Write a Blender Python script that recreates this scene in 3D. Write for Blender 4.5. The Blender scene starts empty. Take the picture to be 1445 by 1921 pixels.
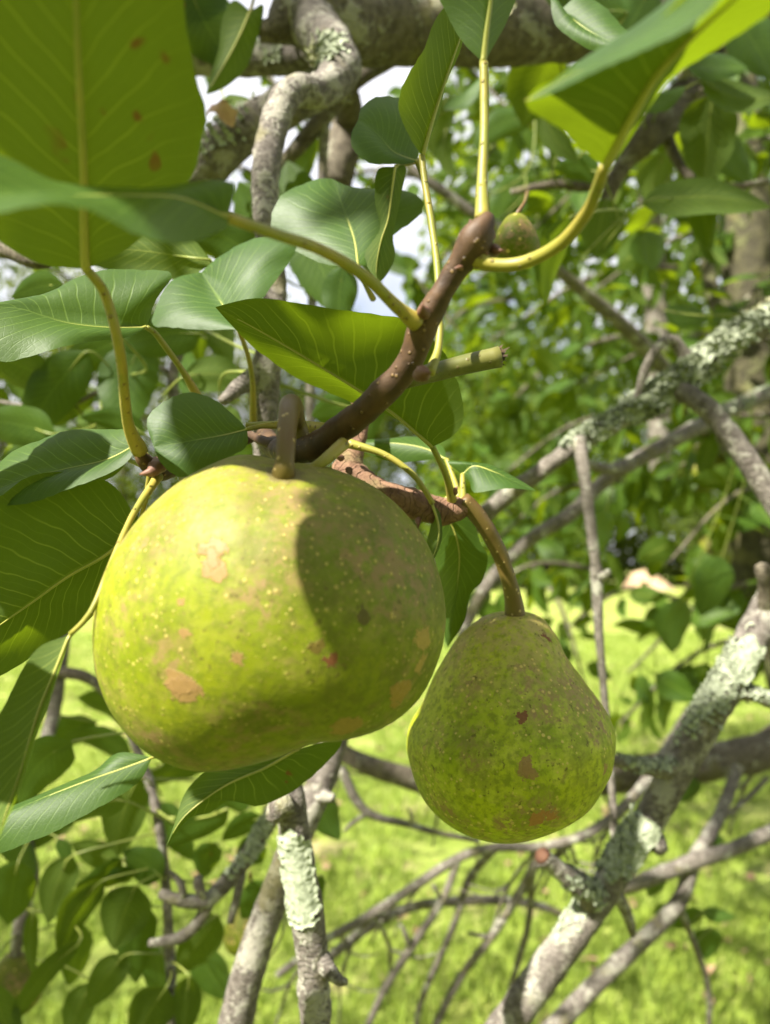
import bpy, math, random
import numpy as np
from mathutils import Vector, Matrix, noise as mnoise

random.seed(7); rng = np.random.default_rng(7)
sc = bpy.context.scene
R = math.radians
# ------------------------------------------------------------------ camera
FPX, CX, CY = 1394.0, 722.5, 960.5          # focal length and centre in photograph pixels (1445 x 1921)
PITCH = R(4.1)
CAM = np.array((0.0, 0.0, 1.5))
RIGHT = np.array((1.0, 0, 0)); FWD = np.array((0, math.cos(PITCH), math.sin(PITCH))); UP = np.array((0, -math.sin(PITCH), math.cos(PITCH)))
cd = bpy.data.cameras.new('camera'); cam = bpy.data.objects.new('camera', cd); sc.collection.objects.link(cam)
cam.location = CAM; cam.rotation_euler = (R(90) + PITCH, 0, 0)
cd.sensor_fit = 'HORIZONTAL'; cd.sensor_width = 27.0; cd.lens = 27.0 * FPX / 1445.0
cd.clip_start = 0.01; cd.clip_end = 2000
cd.dof.use_dof = True; cd.dof.focus_distance = 0.212; cd.dof.aperture_fstop = 10.5
sc.camera = cam
# ------------------------------------------------------------------ sky and sun
SUN = Vector((-0.50, -0.50, 0.71)).normalized()           # direction towards the sun
w = bpy.data.worlds.new('World'); sc.world = w; w.use_nodes = True
nt = w.node_tree; nt.nodes.clear()
wo = nt.nodes.new('ShaderNodeOutputWorld'); bg = nt.nodes.new('ShaderNodeBackground'); bg.inputs[1].default_value = 0.05
sky = nt.nodes.new('ShaderNodeTexSky'); sky.sky_type = 'NISHITA'; sky.sun_disc = False
sky.sun_elevation = math.asin(SUN.z); sky.sun_rotation = math.atan2(SUN.x, SUN.y)
sky.dust_density = 2.0
tc = nt.nodes.new('ShaderNodeTexCoord'); nz = nt.nodes.new('ShaderNodeTexNoise'); nz.inputs['Scale'].default_value = 2.6; nz.inputs['Detail'].default_value = 6
cr = nt.nodes.new('ShaderNodeValToRGB'); cr.color_ramp.elements[0].position = 0.33; cr.color_ramp.elements[1].position = 0.54
mx = nt.nodes.new('ShaderNodeMix'); mx.data_type = 'RGBA'; mx.inputs[7].default_value = (7.0, 7.0, 7.5, 1)
nt.links.new(tc.outputs['Generated'], nz.inputs['Vector']); nt.links.new(nz.outputs[0], cr.inputs[0])
nt.links.new(cr.outputs[0], mx.inputs[0]); nt.links.new(sky.outputs[0], mx.inputs[6])
nt.links.new(mx.outputs[2], bg.inputs[0]); nt.links.new(bg.outputs[0], wo.inputs[0])
sd = bpy.data.lights.new('sun', 'SUN'); sd.energy = 5.0; sd.angle = R(0.8); sd.color = (1.0, 0.94, 0.84)
so = bpy.data.objects.new('sun', sd); sc.collection.objects.link(so); so.rotation_euler = SUN.to_track_quat('Z', 'Y').to_euler(); so.location = (-3, -3, 6)
sc.view_settings.view_transform = 'Standard'; sc.view_settings.look = 'None'; sc.view_settings.exposure = 1.98; sc.view_settings.gamma = 1.0
sc.cycles.use_denoising = True
sc.cycles.max_bounces = 10; sc.cycles.diffuse_bounces = 5; sc.cycles.transmission_bounces = 6; sc.cycles.transparent_max_bounces = 6
sc.cycles.sample_clamp_indirect = 8

# ------------------------------------------------------------------ material helpers
class NT:
    def __init__(s, name):
        s.m = bpy.data.materials.new(name); s.m.use_nodes = True; s.t = s.m.node_tree; s.t.nodes.clear()
        s.out = s.n('ShaderNodeOutputMaterial')
    def n(s, typ, **kw):
        x = s.t.nodes.new(typ)
        for k, v in kw.items(): setattr(x, k, v)
        return x
    def l(s, a, b): s.t.links.new(a, b)
    def put(s, sock, v):
        if hasattr(v, 'is_linked') or isinstance(v, bpy.types.NodeSocket): s.l(v, sock)
        else: sock.default_value = v
    def math(s, op, a, b=0.0, c=0.0, clamp=False):
        x = s.n('ShaderNodeMath', operation=op); x.use_clamp = clamp
        for i, v in enumerate((a, b, c)): s.put(x.inputs[i], v)
        return x.outputs[0]
    def noise(s, vec, scale, detail=4, rough=0.55, out=0):
        x = s.n('ShaderNodeTexNoise'); x.inputs['Scale'].default_value = scale; x.inputs['Detail'].default_value = detail; x.inputs['Roughness'].default_value = rough
        if vec is not None: s.l(vec, x.inputs['Vector'])
        return x.outputs[out]
    def ss(s, v, lo, hi):                       # smoothstep lo..hi
        x = s.n('ShaderNodeMapRange', interpolation_type='SMOOTHSTEP'); s.put(x.inputs[0], v); s.put(x.inputs[1], lo); s.put(x.inputs[2], hi)
        return x.outputs[0]
    def mix(s, f, a, b):
        x = s.n('ShaderNodeMix', data_type='RGBA'); s.put(x.inputs[0], f)
        s.put(x.inputs[6], a if not isinstance(a, tuple) else (*a, 1)); s.put(x.inputs[7], b if not isinstance(b, tuple) else (*b, 1))
        return x.outputs[2]
    def bump(s, h, strength, dist):
        x = s.n('ShaderNodeBump'); x.inputs['Strength'].default_value = strength; x.inputs['Distance'].default_value = dist; s.l(h, x.inputs['Height'])
        return x.outputs[0]
    def bsdf(s, col, rough=0.6, normal=None, spec=0.5, **kw):
        x = s.n('ShaderNodeBsdfPrincipled'); s.put(x.inputs['Base Color'], col if not isinstance(col, tuple) else (*col, 1)); s.put(x.inputs['Roughness'], rough)
        x.inputs['Specular IOR Level'].default_value = spec
        for k, v in kw.items(): s.put(x.inputs[k], v)
        if normal is not None: s.l(normal, x.inputs['Normal'])
        return x.outputs[0]
    def done(s, shader): s.l(shader, s.out.inputs[0]); return s.m
    def obj(s): return s.n('ShaderNodeTexCoord').outputs['Object']

def leaf_material(name, top, under, trans, tf=0.40, rough=0.42, far=False, rust=0.735):
    b = NT(name); o = b.obj(); rnd = b.n('ShaderNodeObjectInfo').outputs['Random']
    uv = b.n('ShaderNodeUVMap'); sp = b.n('ShaderNodeSeparateXYZ'); b.l(uv.outputs[0], sp.inputs[0])
    t = sp.outputs[0]; sgn = b.math('SUBTRACT', sp.outputs[1], 0.5); a = b.math('MULTIPLY', b.math('ABSOLUTE', sgn), 2.0)
    back = b.n('ShaderNodeNewGeometry').outputs['Backfacing']
    n1 = b.noise(o, 60 if not far else 9, 4)
    if not far:
        wob = b.noise(o, 55, 2)
        ph = b.math('MULTIPLY', t, 12.5); ph = b.math('SUBTRACT', ph, b.math('MULTIPLY', a, 4.2)); ph = b.math('ADD', ph, b.math('MULTIPLY', b.math('MULTIPLY', a, a), 1.3))
        ph = b.math('ADD', ph, b.math('MULTIPLY', wob, 1.1)); ph = b.math('ADD', ph, b.math('MULTIPLY', b.math('GREATER_THAN', sgn, 0.0), 0.43))
        f = b.math('ABSOLUTE', b.math('SUBTRACT', b.math('FRACT', ph), 0.5))
        vein = b.math('MULTIPLY', b.ss(f, 0.075, 0.012), b.ss(a, 1.0, 0.35))
        ph2 = b.math('ADD', b.math('MULTIPLY', ph, 2.0), 0.5); f2 = b.math('ABSOLUTE', b.math('SUBTRACT', b.math('FRACT', ph2), 0.5))
        vein = b.math('MAXIMUM', vein, b.math('MULTIPLY', b.ss(f2, 0.07, 0.02), 0.22))
        vo = b.n('ShaderNodeTexVoronoi', feature='DISTANCE_TO_EDGE'); vo.inputs['Scale'].default_value = 520; b.l(o, vo.inputs['Vector'])
        net = b.math('MULTIPLY', b.ss(vo.outputs['Distance'], 0.10, 0.0), 0.25)
        mid = b.ss(a, b.math('ADD', 0.012, b.math('MULTIPLY', b.math('SUBTRACT', 1.0, t), 0.045)), 0.006)
        vn = b.math('MAXIMUM', vein, mid)
    else:
        vn = b.ss(a, 0.07, 0.02); net = b.math('MULTIPLY', n1, 0.0); vein = net
    hue = b.mix(b.math('MULTIPLY', rnd, 0.65), top, tuple(c * k for c, k in zip(top, (1.55, 1.18, 0.9))))
    hue = b.mix(b.ss(n1, 0.35, 0.75), hue, tuple(c * 0.72 for c in top))
    und = b.mix(b.ss(n1, 0.3, 0.75), under, tuple(c * 0.78 for c in under))
    col = b.mix(back, hue, und)
    veincol = b.mix(back, tuple(min(1, c * k) for c, k in zip(top, (3.2, 2.2, 2.4))), (0.20, 0.235, 0.045))
    col = b.mix(b.math('MULTIPLY', vn, 0.75), col, veincol)
    tr = b.mix(b.math('MULTIPLY', b.math('MAXIMUM', vn, net), 0.5), trans, tuple(c * 1.45 for c in trans))
    tr = b.mix(b.math('MULTIPLY', rnd, 0.4), tr, tuple(c * k for c, k in zip(trans, (0.75, 0.9, 0.9))))
    if not far:                                  # rust spots and edge wear
        spots = b.math('MULTIPLY', b.ss(b.noise(o, 95, 2), rust, rust + 0.05), b.ss(b.noise(o, 18, 1), 0.52, 0.6))
        col = b.mix(spots, col, (0.16, 0.075, 0.02)); tr = b.mix(spots, tr, (0.16, 0.06, 0.01))
        h = b.math('ADD', b.math('MULTIPLY', vn, -0.8), b.math('MULTIPLY', b.noise(o, 260, 3), 0.35)); h = b.math('ADD', h, b.math('MULTIPLY', net, -0.7))
        nrm = b.bump(h, 0.16, 0.0006)
    else: nrm = None
    ro = b.math('ADD', rough, b.math('MULTIPLY', n1, 0.16)); ro = b.math('ADD', ro, b.math('MULTIPLY', back, 0.22))
    p = b.bsdf(col, ro, nrm, 0.18 if far else 0.30)
    tl = b.n('ShaderNodeBsdfTranslucent'); b.l(tr, tl.inputs[0])
    m = b.n('ShaderNodeMixShader'); m.inputs[0].default_value = tf; b.l(p, m.inputs[1]); b.l(tl.outputs[0], m.inputs[2])
    return b.done(m.outputs[0])

def bark_material(name, dark, pale, crust, cover=0.5, ring=1.0, dots=False, scale=1.0):
    b = NT(name); o = b.obj(); uv = b.n('ShaderNodeUVMap'); sp = b.n('ShaderNodeSeparateXYZ'); b.l(uv.outputs[0], sp.inputs[0]); v = sp.outputs[1]
    n1 = b.noise(o, 60 * scale, 6, 0.62); n2 = b.noise(o, 190 * scale, 5, 0.6); n3 = b.noise(o, 420 * scale, 3)
    col = b.mix(b.ss(n2, 0.3, 0.7), dark, pale)
    rr = b.math('ADD', b.math('MULTIPLY', v, 330 * scale), b.math('MULTIPLY', b.noise(o, 70 * scale, 3), 9.0))
    rg = b.math('ABSOLUTE', b.math('SUBTRACT', b.math('FRACT', rr), 0.5)); rline = b.math('MULTIPLY', b.ss(rg, 0.16, 0.02), ring * 0.55)
    col = b.mix(rline, col, tuple(c * 0.45 for c in dark))
    cm = b.math('ADD', b.math('MULTIPLY', n1, 0.75), b.math('MULTIPLY', n3, 0.25)); cmask = b.ss(cm, 0.64 - 0.26 * cover, 0.70 - 0.26 * cover)
    cc = b.mix(n2, tuple(c * 0.62 for c in crust), crust); col = b.mix(b.math('MULTIPLY', cmask, 0.88), col, cc)
    moss = b.math('MULTIPLY', b.ss(b.noise(o, 38 * scale, 4), 0.56, 0.68), 0.55); col = b.mix(moss, col, (0.14, 0.13, 0.045))
    blk = b.ss(n3, 0.70, 0.78); col = b.mix(b.math('MULTIPLY', blk, 0.6), col, (0.03, 0.025, 0.02))
    if dots:
        vo = b.n('ShaderNodeTexVoronoi'); vo.inputs['Scale'].default_value = 260; b.l(o, vo.inputs['Vector'])
        col = b.mix(b.math('MULTIPLY', b.ss(vo.outputs['Distance'], 0.22, 0.12), 0.7), col, (0.42, 0.30, 0.15))
    h = b.math('ADD', b.math('MULTIPLY', n2, 0.9), b.math('MULTIPLY', rline, -0.9)); h = b.math('ADD', h, b.math('MULTIPLY', cmask, 0.3)); h = b.math('ADD', h, b.math('MULTIPLY', n3, 0.4))
    return b.done(b.bsdf(col, 0.82, b.bump(h, 0.8, 0.0016 / scale), 0.3))

def smooth_material(name, c1, c2, scale=120, rough=0.5, dots=None, dscale=300, bump=0.3):
    b = NT(name); o = b.obj(); n1 = b.noise(o, scale, 4); col = b.mix(b.ss(n1, 0.3, 0.7), c1, c2); h = n1
    if dots:
        vo = b.n('ShaderNodeTexVoronoi'); vo.inputs['Scale'].default_value = dscale; b.l(o, vo.inputs['Vector'])
        dm = b.ss(vo.outputs['Distance'], 0.24, 0.12); col = b.mix(b.math('MULTIPLY', dm, 0.8), col, dots); h = b.math('ADD', n1, dm)
    return b.done(b.bsdf(col, rough, b.bump(h, bump, 0.0006), 0.4))

def pear_material(name, scars, lent_scale, russet=0.5, topr=0.42, tone=1.0, lm=0.85):
    b = NT(name); o = b.obj()
    big = b.noise(o, 22, 4); med = b.noise(o, 95, 5, 0.65); fine = b.noise(o, 420, 4, 0.6)
    col = b.mix(b.ss(big, 0.34, 0.66), tuple(k * tone for k in (0.225, 0.250, 0.006)), tuple(k * tone for k in (0.138, 0.184, 0.005)))
    col = b.mix(b.math('MULTIPLY', b.ss(med, 0.42, 0.66), 0.55), col, tuple(k * tone for k in (0.295, 0.305, 0.036)))
    col = b.mix(b.math('MULTIPLY', b.ss(fine, 0.42, 0.66), 0.65), col, (0.095, 0.118, 0.006))
    sp = b.n('ShaderNodeSeparateXYZ'); b.l(o, sp.inputs[0])
    mot = b.math('MULTIPLY', b.ss(b.noise(o, 70, 6, 0.75), 0.46, 0.62), b.ss(b.noise(o, 14, 3), 0.36, 0.6)); col = b.mix(b.math('MULTIPLY', mot, 0.62), col, tuple(k * tone for k in (0.105, 0.112, 0.012)))
    bl = b.math('MULTIPLY', b.ss(b.noise(o, 48, 5, 0.7), 0.44, 0.64), b.ss(b.noise(o, 330, 4, 0.7), 0.42, 0.58))
    col = b.mix(b.math('MULTIPLY', bl, russet), col, (0.21, 0.135, 0.060))
    tz = b.math('MULTIPLY', b.ss(b.math('ADD', sp.outputs[2], b.math('MULTIPLY', b.noise(o, 60, 4, .7), .03)), .012, .05), b.ss(b.noise(o, 260, 5, .75), .36, .60)); col = b.mix(b.math('MULTIPLY', tz, topr), col, tuple(k * tone for k in (0.215, 0.165, 0.06)))
    specks = b.ss(b.noise(o, 620, 2), 0.64, 0.70); col = b.mix(b.math('MULTIPLY', b.math('MULTIPLY', specks, b.ss(med, 0.36, 0.52)), 0.8), col, (0.085, 0.075, 0.012))
    vo = b.n('ShaderNodeTexVoronoi'); vo.inputs['Scale'].default_value = lent_scale * 1.55; b.l(o, vo.inputs['Vector'])
    vs = b.n('ShaderNodeSeparateXYZ'); b.l(vo.outputs['Color'], vs.inputs[0])
    rad = b.math('ADD', 0.17, b.math('MULTIPLY', vs.outputs[0], 0.17))
    lent = b.math('MULTIPLY', b.ss(b.math('DIVIDE', vo.outputs['Distance'], rad), 1.15, 0.6), b.math('GREATER_THAN', vs.outputs[1], 0.45))
    lent = b.math('MULTIPLY', lent, b.ss(b.noise(o, 30, 2), 0.32, 0.5))
    col = b.mix(b.math('MULTIPLY', lent, lm), col, (0.46, 0.36, 0.10))
    vo2 = b.n('ShaderNodeTexVoronoi'); vo2.inputs['Scale'].default_value = lent_scale * 2.3; b.l(o, vo2.inputs['Vector']); pore = b.ss(vo2.outputs['Distance'], 0.26, 0.12); col = b.mix(b.math('MULTIPLY', b.math('MULTIPLY', pore, b.ss(big, .3, .55)), 0.5), col, (0.21, 0.15, 0.045))
    h = b.math('ADD', b.math('MULTIPLY', lent, 0.3), b.math('MULTIPLY', fine, 0.35))
    wob = b.math('MULTIPLY', b.math('SUBTRACT', b.noise(o, 190, 5, 0.7), 0.5), 0.012)
    for (x, y, z, r, c) in scars:
        d = b.n('ShaderNodeVectorMath', operation='DISTANCE'); b.l(o, d.inputs[0]); d.inputs[1].default_value = (x, y, z)
        m = b.ss(b.math('ADD', d.outputs['Value'], wob), r * 1.04, r * 0.86)
        cc = b.mix(b.noise(o, 900, 3), tuple(k * 0.62 for k in c), c); col = b.mix(b.math('MULTIPLY', m, 0.92), col, cc)
        h = b.math('ADD', h, b.math('MULTIPLY', m, 0.5))
    ro = b.math('ADD', 0.44, b.math('MULTIPLY', fine, 0.25))
    return b.done(b.bsdf(col, ro, b.bump(h, 0.5, 0.0008), 0.22, **{'Subsurface Weight': 0.05, 'Subsurface Radius': (0.006, 0.006, 0.001), 'Subsurface Scale': 0.6}))

M = {}
M['leaf'] = leaf_material('pear_leaf', (0.033, 0.078, 0.012), (0.058, 0.098, 0.013), (0.178, 0.250, 0.005))
M['leaf_rust'] = leaf_material('rust_spotted_leaf', (0.034, 0.086, 0.020), (0.072, 0.118, 0.020), (0.25, 0.325, 0.008), tf=0.46, rust=0.655)
M['leaf_far'] = leaf_material('pear_leaf_distant', (0.034, 0.076, 0.009), (0.05, 0.09, 0.010), (0.24, 0.32, 0.006), far=True)
M['wood_leaf'] = leaf_material('woodland_leaf', (0.040, 0.066, 0.008), (0.05, 0.08, 0.012), (0.20, 0.25, 0.010), far=True, rough=0.5)
M['petiole'] = smooth_material('leaf_stalk', (0.150, 0.170, 0.020), (0.255, 0.205, 0.034), 70, 0.5, (0.13, 0.09, 0.02), 420, 0.6)
M['green_stalk'] = smooth_material('green_leaf_stalk', (0.13, 0.17, 0.03), (0.20, 0.22, 0.045), 90, 0.45)
M['midrib'] = smooth_material('leaf_midrib', (0.22, 0.24, 0.04), (0.29, 0.28, 0.06), 90, 0.45)
M['grey_bark'] = bark_material('grey_lichened_bark', (0.070, 0.058, 0.048), (0.165, 0.146, 0.126), (0.32, 0.305, 0.25), 0.56)
M['limb_bark'] = bark_material('limb_bark', (0.058, 0.046, 0.031), (0.135, 0.115, 0.082), (0.28, 0.27, 0.20), 0.36, 0.9, scale=0.8)
M['brown_bark'] = bark_material('ringed_brown_bark', (0.095, 0.048, 0.028), (0.20, 0.115, 0.068), (0.30, 0.22, 0.15), 0.15, 0.55)
M['spur_bark'] = smooth_material('young_spur_bark', (0.032, 0.016, 0.007), (0.078, 0.040, 0.015), 160, 0.62, (0.19, 0.12, 0.045), 430, 0.8)
M['twig_bark'] = bark_material('twig_bark', (0.085, 0.072, 0.058), (0.18, 0.16, 0.135), (0.38, 0.375, 0.30), 0.42, 0.9)
M['trunk_bark'] = bark_material('mossy_trunk_bark', (0.028, 0.024, 0.012), (0.06, 0.055, 0.025), (0.10, 0.105, 0.04), 0.5, 0.3, scale=0.25)
M['green_wood'] = smooth_material('green_shoot', (0.070, 0.078, 0.014), (0.115, 0.112, 0.026), 90, 0.5, (0.09, 0.07, 0.02), 420)
M['stalk'] = smooth_material('fruit_stalk', (0.088, 0.042, 0.012), (0.105, 0.078, 0.016), 40, 0.5, (0.36, 0.27, 0.11), 380)
M['bud'] = smooth_material('bud_scale', (0.085, 0.036, 0.020), (0.17, 0.085, 0.055), 260, 0.6)
M['cut'] = smooth_material('broken_wood', (0.02, 0.013, 0.008), (0.075, 0.048, 0.022), 400, 0.9)
M['rust_cut'] = smooth_material('old_cut_wood', (0.05, 0.019, 0.009), (0.085, 0.036, 0.016), 300, 0.8)
M['lichen'] = smooth_material('pale_lichen', (0.18, 0.205, 0.135), (0.32, 0.35, 0.25), 300, 0.9, bump=0.6)
M['lichen_dark'] = smooth_material('olive_lichen', (0.20, 0.19, 0.10), (0.42, 0.42, 0.27), 260, 0.9, bump=0.6)
M['flake'] = smooth_material('peeling_bark', (0.30, 0.17, 0.11), (0.42, 0.27, 0.19), 160, 0.7)

# ------------------------------------------------------------------ geometry helpers
ORI = {}
def P(px, py, d):
    return CAM + RIGHT * ((px - CX) / FPX * d) - UP * ((py - CY) / FPX * d) + FWD * d
def link(o): sc.collection.objects.link(o); return o
def place(o, origin, parent):
    ORI[o.name] = np.array(origin, float)
    if parent is not None:
        o.parent = parent; o.location = Vector(np.array(origin) - ORI[parent.name])
    else: o.location = Vector(origin)
def thing(name, label, cat, origin, group=None):
    o = link(bpy.data.objects.new(name, None)); o.empty_display_size = 0.02
    o['label'] = label; o['category'] = cat
    if group: o['group'] = group
    place(o, origin, None); return o
def mesh(name, V, F, mat, parent=None, uv=None, origin=None, smooth=True, flipcheck=None):
    V = np.asarray(V, float); origin = V[0] if origin is None else np.asarray(origin, float)
    me = bpy.data.meshes.new(name); me.from_pydata((V - origin).tolist(), [], [tuple(f) for f in F])
    if uv is not None:
        lay = me.uv_layers.new(name='UVMap'); vi = np.empty(len(me.loops), np.int32); me.loops.foreach_get('vertex_index', vi)
        lay.data.foreach_set('uv', np.asarray(uv, np.float32)[vi].ravel())
    if smooth: me.polygons.foreach_set('use_smooth', np.ones(len(me.polygons), bool))
    me.materials.append(M[mat] if isinstance(mat, str) else mat); me.update()
    o = link(bpy.data.objects.new(name, me)); place(o, origin, parent); return o
def crom(pts, n, closed=False):
    """Catmull-Rom through rows of any width, n samples by chord length."""
    p = np.asarray(pts, float)
    if len(p) == 2 and not closed: return p[0] + np.linspace(0, 1, n)[:, None] * (p[1] - p[0])
    if closed: q = np.vstack([p[-1], p, p[0], p[1]])
    else: q = np.vstack([2 * p[0] - p[1], p, 2 * p[-1] - p[-2]])
    m = len(q) - 3; seg = np.linalg.norm(q[2:-1, :3] - q[1:-2, :3], axis=1) + 1e-9; cum = np.concatenate([[0], np.cumsum(seg)])
    s = np.linspace(0, cum[-1], n, endpoint=not closed); k = np.clip(np.searchsorted(cum, s, 'right') - 1, 0, m - 1); u = ((s - cum[k]) / seg[k])[:, None]
    a, b_, c, d = q[k], q[k + 1], q[k + 2], q[k + 3]
    return 0.5 * (2 * b_ + (c - a) * u + (2 * a - 5 * b_ + 4 * c - d) * u ** 2 + (3 * b_ - a - 3 * c + d) * u ** 3)
def nvec(v): return v / (np.linalg.norm(v, axis=-1, keepdims=True) + 1e-12)

class Tube: pass
def tube_geo(pw, rad, seg=10, bump=0.0, bscale=60, cap=True, ringbump=0.0):
    n = len(pw); T = nvec(np.gradient(pw, axis=0)); ref = np.array((0.31, 0.2, 0.93)); N = np.cross(T[0], ref); N /= np.linalg.norm(N)
    Ns = [N]
    for i in range(1, n):
        N = Ns[-1] - T[i] * np.dot(Ns[-1], T[i]); Ns.append(N / np.linalg.norm(N))
    Ns = np.array(Ns); Bs = np.cross(T, Ns); L = np.concatenate([[0], np.cumsum(np.linalg.norm(np.diff(pw, axis=0), axis=1))])
    V, UV = [], []
    for i in range(n):
        for k in range(seg + 1):
            if k == seg: continue
            a = 2 * math.pi * k / seg; dr = Ns[i] * math.cos(a) + Bs[i] * math.sin(a); r = rad[i]; q = pw[i] + dr * r
            if bump: r *= 1 + bump * (mnoise.fractal(Vector(q * bscale), 1.0, 2.0, 3)) + ringbump * mnoise.noise(Vector((L[i] / max(rad[i], 1e-4) * 1.7, 3.1, 0)))
            V.append(pw[i] + dr * r); UV.append((k / seg, L[i]))
    F = [(i * seg + k, i * seg + (k + 1) % seg, (i + 1) * seg + (k + 1) % seg, (i + 1) * seg + k) for i in range(n - 1) for k in range(seg)]
    if cap:
        V += [pw[0] - T[0] * rad[0] * 0.3, pw[-1] + T[-1] * rad[-1] * 0.3]; UV += [(0, 0), (0, L[-1])]; c0, c1 = n * seg, n * seg + 1
        F += [(c0, (k + 1) % seg, k) for k in range(seg)] + [(c1, (n - 1) * seg + k, (n - 1) * seg + (k + 1) % seg) for k in range(seg)]
    return V, F, UV, (pw, rad, T, Ns, Bs, L)
def tube(name, pts, mat, parent, seg=10, step=None, bump=0.0, bscale=60, ringbump=0.0, n=None):
    """pts rows: px, py, depth in metres, diameter in photograph pixels at that depth."""
    W = np.array([np.append(P(a, b_, d), dm * 0.5 * d / FPX) for a, b_, d, dm in pts])
    length = np.linalg.norm(np.diff(W[:, :3], axis=0), axis=1).sum()
    if n is None: n = max(4, int(length / (step or 0.004)))
    S = crom(W, n); V, F, UV, fr = tube_geo(S[:, :3], np.abs(S[:, 3]) + 1e-5, seg, bump, bscale, True, ringbump)
    o = mesh(name, V, F, mat, parent, UV); SAMP.setdefault(parent.name if parent else o.name, []).append(fr); return o, fr
SAMP = {}

def lichen(fr, t0, t1, ang, spread, n, size, parent, mat='lichen', lift=0.25, name='lichen'):
    """Small ruffled overlapping lobes that hug a stretch of a branch; ang = direction in the picture (0 right, 90 up, 'c' towards the camera)."""
    pw, rad, T, Ns, Bs, L = fr; V, F = [], []; n = int(n * 5.5); size = size * 0.32; lift *= 0.6; ncl = max(3, n // 16)
    cl = [(random.uniform(t0, t1), random.gauss(0, spread)) for _ in range(ncl)]; tl = max(1e-4, L[-1])
    for j in range(n):
        ct, ca = random.choice(cl); t = min(.999, max(0, ct + random.gauss(0, .005 / tl))); i = min(len(pw) - 1, int(t * (len(pw) - 1))); c = pw[i]
        if ang == 'c': base = -FWD
        else: base = RIGHT * math.cos(R(ang)) + UP * math.sin(R(ang)) - FWD * 0.45
        base = base - T[i] * np.dot(base, T[i]); base /= np.linalg.norm(base); side = np.cross(T[i], base); a = R(ca + random.gauss(0, 16)); nrm = base * math.cos(a) + side * math.sin(a)
        sz = size * random.uniform(0.45, 1.35); q = c + nrm * (rad[i] * 1.03 + lift * size * random.uniform(0, 1.6)); nn = nvec(nrm + rng.normal(size=3) * (0.12 + lift * 0.75)); u = nvec(np.cross(nn, T[i] + 0.01)); v = np.cross(nn, u); k0 = len(V); K = 8
        V.append(q - nn * sz * 0.1); ph = random.uniform(0, 6)
        for ring, rr_ in ((1, 0.6), (2, 1.0)):
            for k in range(K):
                al = 2 * math.pi * k / K; rr = sz * rr_ * (1 + (0.22 * math.sin(3 * al + ph) + random.uniform(-0.12, 0.12)) * (ring - 0.5))
                V.append(q + u * rr * math.cos(al) + v * rr * math.sin(al) + nn * (sz * (0.12 * ring + lift * 0.55 * (ring - 1) * math.sin(2 * al + ph * 2))))
        for k in range(K):
            k2 = (k + 1) % K; F.append((k0, k0 + 1 + k, k0 + 1 + k2)); F.append((k0 + 1 + k, k0 + 1 + K + k, k0 + 1 + K + k2, k0 + 1 + k2))
    return mesh(name, V, F, mat, parent)
def lichen_sheet(fr, t0, t1, a0, a1, parent, seed=0, scale=260, thr=0.0, mat='lichen'):
    """A thin lobed crust lying on the bark: grid over length and angle (0 = towards the camera), cut by noise, rim raised and ruffled."""
    pw, rad, T, Ns, Bs, L = fr; nu, nv = 90, 60; V = []; keep = []
    f = t0 * (len(pw) - 1); g_ = t1 * (len(pw) - 1)
    for iu in range(nu):
        x = f + (g_ - f) * iu / (nu - 1); i = min(len(pw) - 2, int(x)); w_ = x - i; c = pw[i] * (1 - w_) + pw[i + 1] * w_; r = rad[i] * (1 - w_) + rad[i + 1] * w_; t_ = T[i]
        base = -FWD - t_ * np.dot(-FWD, t_); base /= np.linalg.norm(base); side = np.cross(t_, base); side = side if np.dot(side, RIGHT) > 0 else -side
        for iv in range(nv):
            a = R(a0 + (a1 - a0) * iv / (nv - 1)); nr = base * math.cos(a) + side * math.sin(a); q = c + nr * r
            e = math.hypot((iu / (nu - 1) * 2 - 1) ** 2, (iv / (nv - 1) * 2 - 1) ** 2)
            s_ = 0.62 - e * 0.95 + 0.42 * mnoise.fractal(Vector(q * scale) + Vector((seed * 7.1, 0, 0)), 1.0, 2.0, 3) - thr
            hgt = 0.0005 + 0.0007 * abs(mnoise.noise(Vector(q * 420))) + 0.0011 * math.exp(-(max(s_, 0) / 0.16) ** 2)
            V.append(q + nr * (hgt + r * 0.06)); keep.append(s_ > 0)
    F = [(iu * nv + iv, iu * nv + iv + 1, (iu + 1) * nv + iv + 1, (iu + 1) * nv + iv) for iu in range(nu - 1) for iv in range(nv - 1) if keep[iu * nv + iv] and keep[iu * nv + iv + 1] and keep[(iu + 1) * nv + iv + 1] and keep[(iu + 1) * nv + iv]]
    used = sorted({k for q in F for k in q}); mp = {k: n for n, k in enumerate(used)}
    if F: return mesh('lichen', [V[k] for k in used], [tuple(mp[k] for k in q) for q in F], mat, parent)

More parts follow.
